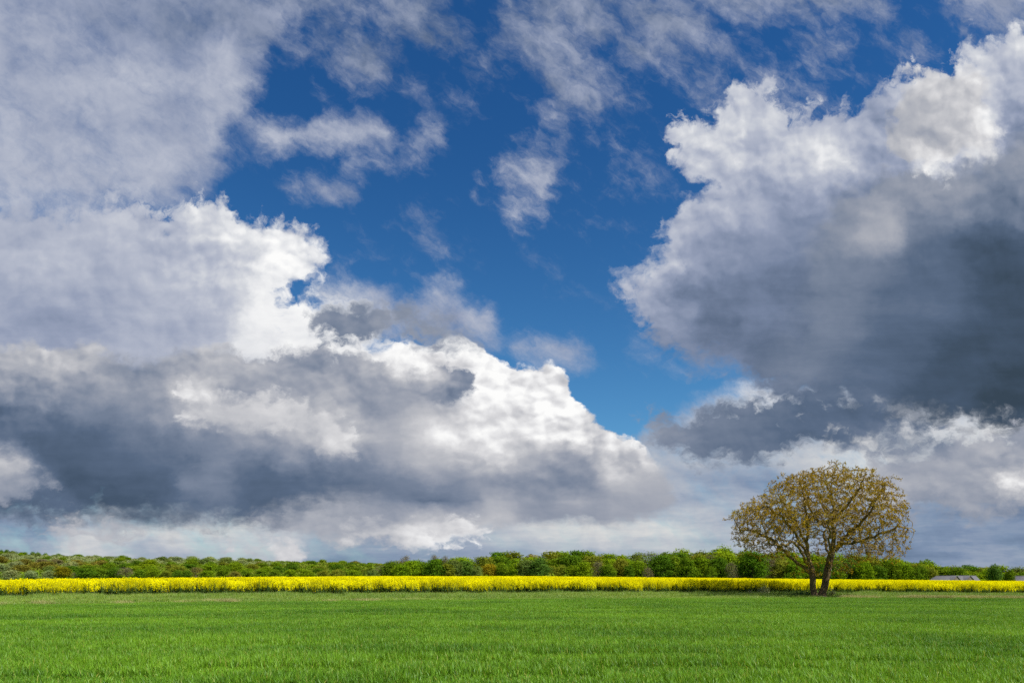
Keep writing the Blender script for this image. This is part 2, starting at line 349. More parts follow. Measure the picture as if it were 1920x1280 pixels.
# bank 1
c, t, x = lookup(veil, P + w_big * 0.4 + w_mid * 0.7)
fib = W.vec(pu * 0.0011 - pv * 0.0016, pu * 0.00085 + pv * 0.00050, 0.0) + w_mid * 0.9 + (1.0, 8.0, 0)   # wind-drawn fibres
streak = W.noise(fib, 8.0, 7.0, 0.66, dim='2D') - 0.5
on = W.smooth(c, 0.0, 0.30)
a = W.smooth(c + (streak * (x * 2.3 + 0.1) + n2 * x * 0.6) * on, 0.2, x * 0.3 + 1.05)
t = t + n1 * (x * 0.22 + 0.05) + n2 * (x * 0.10 + 0.02) + relief_n * 0.7 * (x + 0.2) + streak * x * 0.25 + bandn * lowsky * 0.55
TONES_HZ = [(0.0, srgb(56,74,98)), (.25, srgb(92,112,142)), (.4, srgb(126,144,172)), (.55, srgb(163,173,190)), (.7, srgb(195,199,205)), (.82, srgb(220,219,217)), (1.0, srgb(250,248,244))]
vcol = W.mix(W.smooth(pv, 720.0, 860.0), tone_col(t), tone_col(t, TONES_HZ))
col = W.mix(a, clear, vcol * GAIN)

def bank(col, table, w, edge, soft_lo, soft_hi, rim, lo, hi, stops=TONES, eb=60.0, en=1.0, rr=0.78):
    d, t, x = lookup(table, P + w, lo, hi)
    d = (d - 0.5) * 160.0 + 8.0 + (0.40 - b_lo) * (eb * edge) + ((0.40 - b_hi) * 30.0 + n2 * 75.0) * (n1 * 2.2 + 0.8) * (edge * en)
    a = W.smooth(d, 0.0, x * (soft_lo - soft_hi) + soft_hi)
    t = t + (r_lo * rr + r_hi * 0.36) * (x * x) + n1 * (x * 0.08 + 0.08) + n2 * (x * 0.07 + 0.02) + relief_n * 0.45 * (x + 0.2) + bandn * (1.0 - x) * 0.20
    t = t + (1.0 - W.smooth(d, 0.0, 30.0)) * rim * x
    return W.mix(a, col, tone_col(t, stops) * GAIN)
col = bank(col, back, w_big * 0.25 + w_mid * 0.9 + w_fine * 0.7, 1.25, 24.0, 64.0, 0.08, 0, 870)
col = bank(col, mid, w_big * 0.2 + w_mid * 0.5 + w_fine * 0.3, 0.7, 9.0, 40.0, 0.04, 590, 1090, TONES_LOW, 95.0, 0.55, 1.05)
col = bank(col, sheet, w_big * 0.2 + w_mid * 0.7 + w_fine * 0.5, 0.8, 9.0, 90.0, 0.04, 190, 1035, TONES_LOW)
col = bank(col, front, w_big * 0.25 + w_mid * 0.9 + w_fine * 0.6, 1.1, 26.0, 50.0, 0.05, 90, 1090, TONES_LOW)

bg = W.new('ShaderNodeBackground'); bg.inputs['Strength'].default_value = 0.1
W.put(bg.inputs['Color'], col)
wo = W.new('ShaderNodeOutputWorld'); wt.links.new(bg.outputs[0], wo.inputs[0])
wd.cycles.sampling_method = 'MANUAL'; wd.cycles.sample_map_resolution = 512
sc.world = wd
# ------------------------------------------------------------------ helpers for meshes and tags
def tag(o, label=None, cat=None, group=None, kind=None):
    if label: o['label'] = label
    if cat: o['category'] = cat
    if group: o['group'] = group
    if kind: o['kind'] = kind
    return o
def link(o, parent=None):
    C.objects.link(o)
    if parent is not None: o.parent = parent
    return o
def empty(name, loc, rz=0.0):
    o = bpy.data.objects.new(name, None)
    o.location = loc; o.rotation_euler = (0, 0, rz); o.empty_display_size = 0.3
    return link(o)
def mesh_np(name, v, faces, mats, fmat=None, smooth=False):
    """v: (n,3) array, faces: list of (m,k) int arrays (one per polygon size)"""
    me = bpy.data.meshes.new(name)
    v = np.asarray(v, np.float32)
    me.vertices.add(len(v)); me.vertices.foreach_set('co', v.ravel())
    loops = np.concatenate([np.asarray(f).ravel() for f in faces]).astype(np.int32)
    tot = np.concatenate([np.full(len(f), np.asarray(f).shape[1]) for f in faces]).astype(np.int32)
    start = np.concatenate([[0], np.cumsum(tot)[:-1]]).astype(np.int32)
    me.loops.add(len(loops)); me.loops.foreach_set('vertex_index', loops)
    me.polygons.add(len(tot)); me.polygons.foreach_set('loop_start', start); me.polygons.foreach_set('loop_total', tot)
    for m in mats: me.materials.append(m)
    if fmat is not None: me.polygons.foreach_set('material_index', np.asarray(fmat, np.int32))
    if smooth: me.polygons.foreach_set('use_smooth', np.ones(len(tot), bool))
    me.update(); me.validate()
    return me

def sstep(a, b, x):
    t = np.clip((x - a) / (b - a), 0, 1); return t * t * (3 - 2 * t)
def terrain(x, y):
    """height of the land: nearly level fields, a fall to the right behind the rape, wooded hills far left"""
    x = np.asarray(x, float); y = np.asarray(y, float)
    h = -0.010 * np.maximum(0, x - 5) - 0.012 * np.maximum(0, -26 - x) * sstep(30, 50, y) * (1 - sstep(90, 200, y))
    h = np.maximum(h, -1.6)
    h = h + 0.04 * np.sin(x * 0.11 + 1.3) * np.sin(y * 0.09)
    brg = x / np.maximum(y, 1.0)
    h = h - 4.2 * sstep(130, 230, y) * sstep(0.30, 0.62, brg)
    h = h - 1.4 * sstep(150, 260, y) * (1 - sstep(0.30, 0.62, brg))
    hill = np.interp(brg, [-1.2, -0.75, -0.55, -0.40, -0.20, -0.05, 0.2, 1.2], [36, 28, 20.5, 18, 13.5, 10, 6, 2])
    h = h + hill * sstep(420, 1050, y)
    return h
def T(x, y): return float(terrain(x, y))

def edge_w(x):   # far edge of the wheat
    return np.interp(x, [-60, -27, -16, 0, 25, 48, 70], [30, 36, 40, 45.5, 52, 57.5, 62])
def edge_r(x):   # near edge of the rape
    return np.interp(x, [-60, -34, -20, 0, 28, 50, 80], [37, 44, 48.5, 54.5, 61.5, 67, 74])

# ------------------------------------------------------------------ materials
def material(name):
    m = bpy.data.materials.new(name); m.use_nodes = True
    m.node_tree.nodes.clear()
    n = NT(m.node_tree)
    out = n.new('ShaderNodeOutputMaterial')
    return m, n, out
def leaf_material(name, col_fn, translucent=0.35, gloss=0.06, rough=0.45, tcol=(1.25, 1.1, 0.5)):
    m, n, out = material(name)
    col = col_fn(n)
    d = n.new('ShaderNodeBsdfDiffuse'); n.put(d.inputs['Color'], col)
    t = n.new('ShaderNodeBsdfTranslucent'); n.put(t.inputs['Color'], col * tcol)
    mx = n.new('ShaderNodeMixShader'); mx.inputs[0].default_value = translucent
    n.t.links.new(d.outputs[0], mx.inputs[1]); n.t.links.new(t.outputs[0], mx.inputs[2])
    last = mx
    if gloss > 0:
        g = n.new('ShaderNodeBsdfGlossy'); g.inputs['Roughness'].default_value = rough
        g.inputs['Color'].default_value = (0.9, 0.95, 1, 1)
        m2 = n.new('ShaderNodeMixShader'); m2.inputs[0].default_value = gloss
        n.t.links.new(mx.outputs[0], m2.inputs[1]); n.t.links.new(g.outputs[0], m2.inputs[2]); last = m2
    n.t.links.new(last.outputs[0], out.inputs[0])
    return m
def wpos(n): return S(n, n.new('ShaderNodeNewGeometry').outputs['Position'])
def diffuse_material(name, col_fn, rough=0.9, bump=None):
    m, n, out = material(name)
    b = n.new('ShaderNodeBsdfPrincipled'); b.inputs['Roughness'].default_value = rough
    b.inputs['Specular IOR Level'].default_value = 0.25
    n.put(b.inputs['Base Color'], col_fn(n))
    if bump:
        bp = n.new('ShaderNodeBump'); bp.inputs['Strength'].default_value = bump[1]; bp.inputs['Distance'].default_value = bump[2]
        n.put(bp.inputs['Height'], bump[0](n)); n.t.links.new(bp.outputs[0], b.inputs['Normal'])
    n.t.links.new(b.outputs[0], out.inputs[0])
    return m

def ground_col(n):
    p = wpos(n)
    a = n.noise(p, 0.35, 5.0, 0.6); b = n.noise(p, 9.0, 4.0, 0.6)
    soil = n.mix(b, (0.075, 0.075, 0.030), (0.14, 0.135, 0.06))
    grass = n.mix(b, (0.045, 0.09, 0.018), (0.10, 0.16, 0.035))
    return n.mix(n.smooth(a, 0.42, 0.62), soil, grass)
mat_ground = diffuse_material('ground_earth_and_grass', ground_col, 0.95,
                              (lambda n: n.noise(wpos(n), 14.0, 5.0, 0.6), 0.6, 0.04))
def field_col(n):
    p = wpos(n)
    return n.mix(n.noise(p, 0.05, 4.0, 0.6), (0.055, 0.12, 0.02), (0.085, 0.16, 0.03))
mat_far = diffuse_material('distant_pasture', field_col, 0.95)
mat_ground.name = 'field_ground'

# ------------------------------------------------------------------ ground: one sheet to the horizon
ys = np.concatenate([np.linspace(-30, 160, 110), np.linspace(165, 500, 50), np.linspace(510, 1600, 60), [1800, 2200, 3000, 5000, 9000, 16000]])
nu = 150
us = np.sinh(np.linspace(-2.2, 2.2, nu)) / np.sinh(2.2)
gv = []
for y in ys:
    half = 60 + 1.25 * abs(y) + (y > 1700) * y * 1.0
    xs = us * half
    z = terrain(xs, np.full(nu, min(y, 1500.0) if y > 0 else y))
    if y > 1700: z = z - (y - 1700) * 0.012
    gv.append(np.stack([xs, np.full(nu, y), z], -1))
gv = np.concatenate(gv)
ii, jj = np.meshgrid(np.arange(len(ys) - 1), np.arange(nu - 1), indexing='ij')
a = (ii * nu + jj).ravel()
quads = np.stack([a, a + 1, a + nu + 1, a + nu], -1)
cy = gv[quads].mean(1)[:, 1]
g = link(bpy.data.objects.new('ground', mesh_np('ground', gv, [quads], [mat_ground, mat_far], (cy > 155).astype(int), True)))
tag(g, kind='structure')

# ------------------------------------------------------------------ scattering of crop patches (uncountable stuff)
def scatter(name, pts, rot, scl, sources, label, cat):
    """one object: every point carries a patch of crop, instanced by geometry nodes"""
    me = bpy.data.meshes.new(name)
    n = len(pts)
    me.vertices.add(n); me.vertices.foreach_set('co', np.asarray(pts, np.float32).ravel())
    for an, arr, ty in (('rot', rot, 'FLOAT'), ('scl', scl, 'FLOAT')):
        at = me.attributes.new(an, ty, 'POINT'); at.data.foreach_set('value', np.asarray(arr, np.float32))
    pick = me.attributes.new('pick', 'INT', 'POINT'); pick.data.foreach_set('value', np.random.RandomState(n).randint(0, len(sources), n).astype(np.int32))
    o = bpy.data.objects.new(name, me); link(o)
    ng = bpy.data.node_groups.new(name, 'GeometryNodeTree')
    ng.interface.new_socket('Geometry', in_out='INPUT', socket_type='NodeSocketGeometry')
    ng.interface.new_socket('Geometry', in_out='OUTPUT', socket_type='NodeSocketGeometry')
    N = ng.nodes; L = ng.links
    gi = N.new('NodeGroupInput'); go = N.new('NodeGroupOutput')
    iop = N.new('GeometryNodeInstanceOnPoints')
    col = N.new('GeometryNodeGeometryToInstance')
    for s in sources:
        oi = N.new('GeometryNodeObjectInfo'); oi.inputs['Object'].default_value = s; oi.transform_space = 'ORIGINAL'
        L.new(oi.outputs['Geometry'], col.inputs[0])
    def attr(nm, ty):
        q = N.new('GeometryNodeInputNamedAttribute'); q.data_type = ty; q.inputs['Name'].default_value = nm; return q
    ar, asx, ap = attr('rot', 'FLOAT'), attr('scl', 'FLOAT'), attr('pick', 'INT')
    cx = N.new('ShaderNodeCombineXYZ'); L.new(ar.outputs['Attribute'], cx.inputs[2])
    L.new(gi.outputs[0], iop.inputs['Points']); L.new(col.outputs[0], iop.inputs['Instance'])
    iop.inputs['Pick Instance'].default_value = True
    L.new(ap.outputs['Attribute'], iop.inputs['Instance Index'])
    L.new(cx.outputs[0], iop.inputs['Rotation'])
    cs = N.new('ShaderNodeCombineXYZ'); cs.inputs[0].default_value = 1; cs.inputs[1].default_value = 1
    L.new(asx.outputs['Attribute'], cs.inputs[2]); L.new(cs.outputs[0], iop.inputs['Scale'])
    L.new(iop.outputs[0], go.inputs[0])
    md = o.modifiers.new('scatter', 'NODES'); md.node_group = ng
    tag(o, label, cat, kind='stuff')
    return o

def blades(rs, n, size, hgt, width, bend, leaves=1, row=None, base_jit=0.0, seg=3):
    """tapered curved grass leaves; returns verts, quads"""
    bx = rs.uniform(-size / 2, size / 2, n); by = rs.uniform(-size / 2, size / 2, n)
    if row: by = np.round(by / row) * row + rs.normal(0, row * 0.22, n)
    bx = np.repeat(bx, leaves) + rs.normal(0, base_jit, n * leaves); by = np.repeat(by, leaves) + rs.normal(0, base_jit, n * leaves)
    m = n * leaves
    th = rs.uniform(0, 2 * np.pi, m)
    h = hgt * rs.uniform(0.6, 1.1, m); w = width * rs.uniform(0.7, 1.25, m); bd = bend * rs.uniform(0.15, 1.0, m) ** 1.3
    tw = th + np.pi / 2 + rs.normal(0, 0.5, m)
    V = []
    for k in range(seg + 1):
        t = k / seg
        out = bd * h * t ** 1.8; up = h * (t - 0.35 * (bd * t * t))
        cx = bx + np.cos(th) * out; cyy = by + np.sin(th) * out
        ww = w * (1 - t ** 1.6) * 0.5 + 0.0004
        V.append(np.stack([cx - np.cos(tw) * ww, cyy - np.sin(tw) * ww, up], -1))
        V.append(np.stack([cx + np.cos(tw) * ww, cyy + np.sin(tw) * ww, up], -1))
    V = np.stack(V, 1)
    base = (np.arange(m) * (2 * (seg + 1)))[:, None]
    Q = np.concatenate([base + np.array([[2*k, 2*k+1, 2*k+3, 2*k+2]]) for k in range(seg)], 0)
    return V.reshape(-1, 3), Q
def merge(parts):
    """[(verts, quads, mat)] -> verts, quads, fmat"""
    vs, qs, ms, o = [], [], [], 0
    for v, q, m in parts:
        vs.append(v); qs.append(q + o); ms.append(np.full(len(q), m)); o += len(v)
    return np.concatenate(vs), np.concatenate(qs), np.concatenate(ms)

def crop_col(lo, hi, dry, dry_amt):
    def f(n):
        p = wpos(n)
        a = n.noise(p, 0.22, 4.0, 0.6); b = n.noise(p, 3.5, 3.0, 0.6)
        isl = S(n, n.new('ShaderNodeNewGeometry').outputs['Random Per Island'])
        band = n.noise(p * (0.045, 0.30, 0.3), 1.0, 3.0, 0.6)      # long bands along the drilling
        c = n.mix(n.smooth(a * 0.35 + b * 0.25 + band * 0.4, 0.38, 0.62), lo, hi)
        c = c * (isl * 0.55 + 0.80)
        return n.mix(n.smooth(isl, 1.0 - dry_amt, 1.0 - dry_amt * 0.6), c, dry)
    return f
mat_wheat = leaf_material('wheat_leaf', crop_col((0.075, 0.195, 0.009), (0.180, 0.360, 0.016), (0.38, 0.40, 0.07), 0.06), 0.36, 0.022, 0.5)
mat_verge = leaf_material('verge_grass', crop_col((0.125, 0.245, 0.012), (0.225, 0.345, 0.028), (0.42, 0.39, 0.13), 0.10), 0.3, 0.04, 0.5)
mat_dry = leaf_material('dry_grass', crop_col((0.24, 0.25, 0.075), (0.37, 0.37, 0.12), (0.46, 0.43, 0.19), 0.3), 0.25, 0.03, 0.5)
def flat_col(c0, c1, sc_=2.0):
    def f(n): return n.mix(n.noise(wpos(n), sc_, 3.0, 0.6), c0, c1)
    return f
mat_petal = leaf_material('rape_petal', flat_col((0.82, 0.765, 0.002), (0.88, 0.845, 0.004), 1.2), 0.36, 0.0, tcol=(1.05, 1.0, 0.6))
mat_rleaf = leaf_material('rape_leaf', flat_col((0.075, 0.145, 0.03), (0.13, 0.225, 0.05), 3.0), 0.32, 0.03, 0.45)
mat_weed = leaf_material('weed_leaf', flat_col((0.05, 0.13, 0.02), (0.10, 0.20, 0.03), 3.0), 0.3, 0.04, 0.5)

def source(name, parts, mats):
    v, q, fm = merge(parts)
    return bpy.data.objects.new(name, mesh_np(name, v, [q], mats, fm))   # only ever used as a patch of the crop

# wheat: drilled rows of young tillers
wheat_src = []
for k in range(6):
    rs = np.random.RandomState(100 + k)
    v, q = blades(rs, 330, 1.0, 0.195, 0.0125, 0.8, leaves=4, row=0.125, base_jit=0.012)
    wheat_src.append(source('wheat_patch', [(v, q, 0)], [mat_wheat]))
rs = np.random.RandomState(5)
pts, rot, scl = [], [], []
for y in np.arange(6.5, 66, 0.94):
    half = min(1.05 * y + 9, 72)
    for x in np.arange(-half, half, 0.94):
        xx, yy = x + rs.uniform(-.05, .05), y + rs.uniform(-.05, .05)
        if yy > edge_w(xx) - 0.6 + 0.35 * mnoise.noise((xx * 0.4, 3.0, 0)): continue
        s = 1.0 + 0.42 * mnoise.noise((xx * 0.10, yy * 0.55, 2.0)) + 0.18 * mnoise.noise((xx * 0.7, yy * 0.9, 5.0)) + rs.uniform(-.05, .05)
        tl_ = edge_w(xx) - yy
        if min(abs(tl_ - 15.0), abs(tl_ - 17.2), abs(tl_ - 33.0), abs(tl_ - 35.2)) < 0.5: s *= 0.62      # sprayer wheelings
        pts.append((xx, yy, T(xx, yy))); rot.append(rs.choice([0, math.pi]) + 0.06 + rs.uniform(-.02, .02)); scl.append(s)
scatter('wheat_crop', pts, rot, scl, wheat_src, 'even green young wheat filling the foreground field', 'wheat')

# verge between the wheat and the rape: rough tall grass, weeds, dead stems
verge_src = []
for k in range(6):
    rs = np.random.RandomState(200 + k)
    parts = [(*blades(rs, 420, 1.0, 0.33 + 0.05 * (k % 3), 0.012, 0.9, leaves=2, base_jit=0.02), 0),
             (*blades(rs, 10, 1.0, 0.5, 0.007, 0.5), 1)]
    v, q = blades(rs, 26, 1.0, 0.26, 0.07, 1.1, leaves=3, base_jit=0.03); parts.append((v, q, 2))
    verge_src.append(source('verge_patch', parts, [mat_verge, mat_dry, mat_weed]))
rs = np.random.RandomState(6)
pts, rot, scl = [], [], []
for x in np.arange(-62, 84, 0.8):
    for y in np.arange(float(edge_w(x)) - 0.2, float(edge_r(x)) + 0.6, 0.8):
        xx, yy = x + rs.uniform(-.25, .25), y + rs.uniform(-.25, .25)
        t = (yy - edge_w(xx)) / (edge_r(xx) - edge_w(xx))
        s = 0.40 + 0.75 * sstep(0.1, 0.8, t) + 0.55 * mnoise.noise((xx * 0.35, yy * 0.5, 7.0)) + 0.25 * mnoise.noise((xx * 1.3, yy * 1.3, 1.0))
        if math.hypot(xx - 24.7, (yy - 54.3) * 0.8) < 0.8: s *= 0.45
        if t < 0.06 and mnoise.noise((xx * 0.25, 9.0, 1.0)) > 0.25: continue
        pts.append((xx, yy, T(xx, yy))); rot.append(rs.uniform(0, 6.28)); scl.append(max(0.22, s))
scatter('verge_grass', pts, rot, scl, verge_src, 'rough grass verge between the wheat and the rapeseed', 'grass')
dry_src = []
for k in range(3):
    rs = np.random.RandomState(260 + k)
    dry_src.append(source('dry_patch', [(*blades(rs, 260, 1.0, 0.36, 0.009, 0.8, leaves=2, base_jit=0.02), 0)], [mat_dry]))
rs = np.random.RandomState(8)
pts, rot, scl = [], [], []
for i in range(420):
    xx = rs.uniform(26, 62) if i % 14 else rs.uniform(-34, -6)
    t = abs(rs.normal(0.10, 0.09))
    if mnoise.noise((xx * 0.25, 2.0, 4.0)) + (0.28 if 28 < xx < 46 else -0.05) < 0.0: continue
    yy = edge_w(xx) + t * (edge_r(xx) - edge_w(xx))
    pts.append((xx, yy, T(xx, yy))); rot.append(rs.uniform(0, 6.28)); scl.append(rs.uniform(0.6, 1.1))
scatter('dead_grass', pts, rot, scl, dry_src, 'strip of pale dead grass along the edge of the wheat', 'grass')

# rape in flower: stem, leaves, branched racemes of yellow florets
def rape_patch(seed, n=34, size=1.2, H=1.36):
    rs = np.random.RandomState(seed); parts = []
    px = rs.uniform(-size/2, size/2, n); py = rs.uniform(-size/2, size/2, n)
    # stems
    v, q = blades(rs, 1, .01, .1, .1, .1); SV, SQ, FV, FQ, o, fo = [], [], [], [], 0, 0
    for i in range(n):
        h = H * rs.uniform(0.86, 1.05)
        tips = []
        lean = rs.normal(0, 0.05, 2)
        nb = rs.randint(4, 7)
        for b in range(nb):
            z0 = h * rs.uniform(0.25, 0.55) if b else 0.0
            z1 = h * (rs.uniform(0.62, 0.99) if b else 1.0)
            an = rs.uniform(0, 6.28); out = rs.uniform(0.07, 0.2) if b else 0.0
            p0 = np.array([px[i] + lean[0] * z0, py[i] + lean[1] * z0, z0])
            p1 = np.array([px[i] + lean[0] * z1 + math.cos(an) * out, py[i] + lean[1] * z1 + math.sin(an) * out, z1])
            w = 0.006 if b else 0.008
            ta = rs.uniform(0, 3.14); d = np.array([math.cos(ta), math.sin(ta), 0]) * w
            d2 = np.array([-d[1], d[0], 0])
            for dd in (d, d2):
                SV += [p0 - dd, p0 + dd, p1 + dd * .5, p1 - dd * .5]; SQ.append([o, o+1, o+2, o+3]); o += 4
            tips.append((p1, p0))
        for p1, p0 in tips:
            m = rs.randint(22, 34)
            t = rs.uniform(0, 1, m) ** 1.3
            L = rs.uniform(0.16, 0.32)
            for k in range(m):
                r = 0.018 + 0.035 * t[k]
                an = rs.uniform(0, 6.28)
                c = p1 + np.array([math.cos(an) * r, math.sin(an) * r, -L * t[k] + 0.02])
                s = rs.uniform(0.010, 0.017)
                u = rs.normal(0, 1, 3); u /= np.linalg.norm(u)
                wv = np.cross(u, [0.3, 0.5, 0.8]); wv /= np.linalg.norm(wv) + 1e-6
                FV += [c - u*s - wv*s, c + u*s - wv*s, c + u*s + wv*s, c - u*s + wv*s]; FQ.append([fo, fo+1, fo+2, fo+3]); fo += 4
    parts.append((np.array(SV), np.array(SQ), 0)); parts.append((np.array(FV), np.array(FQ), 1))
    v, q = blades(rs, n, size, 0.0, 0, 0); LV, LQ, o = [], [], 0
    for i in range(n):
        for k in range(11):
            z = rs.uniform(0.12, 0.98) * 0.8 + 0.02; an = rs.uniform(0, 6.28)
            ln = (0.24 - 0.15 * z) * rs.uniform(0.7, 1.2); wd_ = ln * 0.22
            c = np.array([px[i], py[i], z]); d = np.array([math.cos(an), math.sin(an), rs.uniform(-0.3, 0.5)])
            s = np.array([-math.sin(an), math.cos(an), rs.uniform(-.3, .3)])
            LV += [c, c + d*ln*.5 + s*wd_, c + d*ln - np.array([0, 0, ln*.25]), c + d*ln*.5 - s*wd_]; LQ.append([o, o+1, o+2, o+3]); o += 4
    parts.append((np.array(LV), np.array(LQ), 0))
    return source('rape_patch', parts, [mat_rleaf, mat_petal])
rape_src = [rape_patch(300 + k) for k in range(5)]
rs = np.random.RandomState(9)
pts, rot, scl = [], [], []
for y in np.arange(36, 152, 0.95):
    half = 0.95 * y + 8
    for x in np.arange(-half, half, 0.95):
        xx, yy = x + rs.uniform(-.3, .3), y + rs.uniform(-.3, .3)
        e = edge_r(xx) + 0.7 * mnoise.noise((xx * 0.35, 1.0, 3.0)) + 0.35 * mnoise.noise((xx * 1.5, 1.0, 8.0))
        if yy < e + 0.45 and rs.uniform() < 0.8: continue
        if yy < e - 0.5: continue
        if yy > 148 - max(0, -xx - 40) * 1.1: continue
        s = 1.0 + 0.10 * mnoise.noise((xx * 0.22, yy * 0.22, 4.0)) + 0.06 * mnoise.noise((xx * 0.9, yy * 0.9, 4.0)) + rs.uniform(-.03, .03)
        if yy < e + 2.2: s *= rs.uniform(0.84, 1.0)
        pts.append((xx, yy, T(xx, yy))); rot.append(rs.uniform(0, 6.28)); scl.append(s)
scatter('rapeseed_crop', pts, rot, scl, rape_src, 'band of yellow flowering rapeseed across the middle of the view', 'rapeseed')
# ------------------------------------------------------------------ the lone tree at the field edge
def bark_col(n):
    p = wpos(n)
    a = n.noise(p * (1.0, 1.0, 0.35), 9.0, 5.0, 0.65); b = n.noise(p, 1.4, 3.0, 0.6)
    c = n.mix(n.smooth(a, 0.3, 0.7), (0.05, 0.034, 0.018), (0.19, 0.13, 0.062))
    return n.mix(n.smooth(b, 0.45, 0.65) * 0.6, c, (0.15, 0.12, 0.035))        # lichen
mat_bark = diffuse_material('bark', bark_col, 0.9, (lambda n: n.noise(wpos(n) * (1.0, 1.0, 0.3), 14.0, 4.0, 0.65), 0.9, 0.05))
def twig_col(n): return n.mix(n.noise(wpos(n), 2.0, 3.0, 0.6), (0.11, 0.078, 0.028), (0.25, 0.185, 0.055))
mat_twig = diffuse_material('mossy_limb', twig_col, 0.85)
def walnut_leaf(n):
    p = wpos(n)
    isl = S(n, n.new('ShaderNodeNewGeometry').outputs['Random Per Island'])
    a = n.noise(p, 0.45, 3.0, 0.6)
    c = n.mix(isl, (0.23, 0.145, 0.010), (0.42, 0.300, 0.024))
    return n.mix(n.smooth(a, 0.48, 0.66) * 0.55, c, (0.33, 0.30, 0.045))
mat_brown = leaf_material('young_bronze_leaf', walnut_leaf, 0.35, 0.0, tcol=(1.1, 1.0, 0.6))
mat_ivy = leaf_material('ivy_leaf', flat_col((0.04, 0.10, 0.02), (0.10, 0.18, 0.04), 3.0), 0.2, 0.08, 0.4)

TY = 55.0                                   # distance of the tree
TX = (1533 - 960) / F * TY
TZ = T(TX, TY)
MPP = TY / F
def tp(px, py, dy=0.0):                     # photo position -> point in the tree's own frame
    return np.array([(px - 1533) * MPP, dy, (1117.5 - py) * MPP])
class Skel:
    def __init__(s): s.p = []; s.par = []; s.own = []
    def add(s, p, par, own): s.p.append(np.array(p, float)); s.par.append(par); s.own.append(own); return len(s.p) - 1
sk = Skel()
def chain(start, pts, own, step=0.3, jit=0.05):
    """lay a limb through the given points; returns index of each point"""
    rs = np.random.RandomState(own * 17 + 3)
    cur = start; idx = []
    for q in pts:
        a = sk.p[cur]; d = q - a; n = max(1, int(np.linalg.norm(d) / step))
        for k in range(1, n + 1):
            j = rs.normal(0, jit, 3) if k < n else 0
            cur = sk.add(a + d * k / n + j, cur, own)
        idx.append(cur)
    return idx
# own: 0 left trunk, 1 right trunk, 2.. limbs
rootL = sk.add(tp(1525.5, 1118, -0.1), -1, 0)
tl = chain(rootL, [tp(1525, 1100), tp(1524.5, 1075, .05), tp(1521, 1057, .1)], 0, jit=.015)
rootR = sk.add(tp(1540, 1118, 0.1), -1, 1)
tr = chain(rootR, [tp(1543, 1107, .1), tp(1549, 1091, .1), tp(1552, 1063, .0), tp(1555.5, 1040, -.1)], 1, jit=.015)
LIMBS = []
def limb(start, pts, jit=0.07):
    own = 2 + len(LIMBS); LIMBS.append(own)
    return chain(start, pts, own, jit=jit)
a = limb(tl[2], [tp(1504, 1047, -.5), tp(1490, 1026, -1.0), tp(1471, 1013, -1.4), tp(1447, 1022, -1.9), tp(1425, 1019, -2.2)])
b = limb(tl[1], [tp(1512, 1060, .3), tp(1500, 1051, .6), tp(1484, 1030, 1.1), tp(1462, 1004, 1.8), tp(1438, 990, 2.4), tp(1410, 985, 2.7)])
c = limb(tl[2], [tp(1510, 1032, .0), tp(1494, 1008, -.3), tp(1478, 985, -.4), tp(1456, 962, -.6), tp(1430, 946, -.4)])
d = limb(tl[2], [tp(1519, 1040, .3), tp(1518, 1018, .4), tp(1518, 981, .3), tp(1520, 948, .1), tp(1513, 915, .2), tp(1508, 890, .2)])
d2 = limb(d[1], [tp(1508, 985, 1.0), tp(1494, 950, 1.7), tp(1480, 922, 2.0)])
d3 = limb(d[2], [tp(1500, 955, -1.1), tp(1490, 925, -1.6), tp(1484, 900, -1.5)])
e = limb(tr[3], [tp(1560, 1014, -.2), tp(1562, 995, -.3), tp(1560, 971, -.2), tp(1562, 934, .0), tp(1552, 905, .2), tp(1548, 882, .3)])
e2 = limb(e[0], [tp(1568, 995, .6), tp(1581, 971, 1.2), tp(1586, 950, 1.5), tp(1577, 929, 1.8), tp(1580, 895, 1.9)])
e3 = limb(e[1], [tp(1548, 975, 1.2), tp(1540, 945, 2.2), tp(1535, 915, 2.7)])
e4 = limb(e[2], [tp(1575, 945, -1.3), tp(1592, 915, -2.0), tp(1600, 888, -2.0)])
f = limb(tr[3], [tp(1574, 1020, .2), tp(1593, 999, .3), tp(1616, 981, .4), tp(1630, 962, .4), tp(1640, 934, .3), tp(1658, 920, .2)])
f2 = limb(f[1], [tp(1610, 965, -1.4), tp(1622, 930, -2.2), tp(1630, 900, -2.3)])
f3 = limb(f[3], [tp(1655, 955, 1.2), tp(1678, 945, 1.8)])
g_ = limb(f[0], [tp(1592, 1012, -.9), tp(1606, 1009, -1.3), tp(1630, 998, -2.0), tp(1652, 985, -2.4), tp(1676, 990, -2.5)])
g2 = limb(f[0], [tp(1590, 1008, 1.2), tp(1618, 1002, 2.1), tp(1645, 1005, 2.8), tp(1672, 1015, 3.0)])
h_ = limb(tr[2], [tp(1545, 1050, -.8), tp(1538, 1032, -1.7), tp(1530, 1005, -2.5), tp(1522, 975, -3.0)])
k_ = limb(tl[1], [tp(1532, 1062, -.5), tp(1541, 1050, -.9)])
l_ = limb(tr[3], [tp(1566, 1030, 1.2), tp(1570, 1000, 2.4), tp(1590, 965, 3.0)])

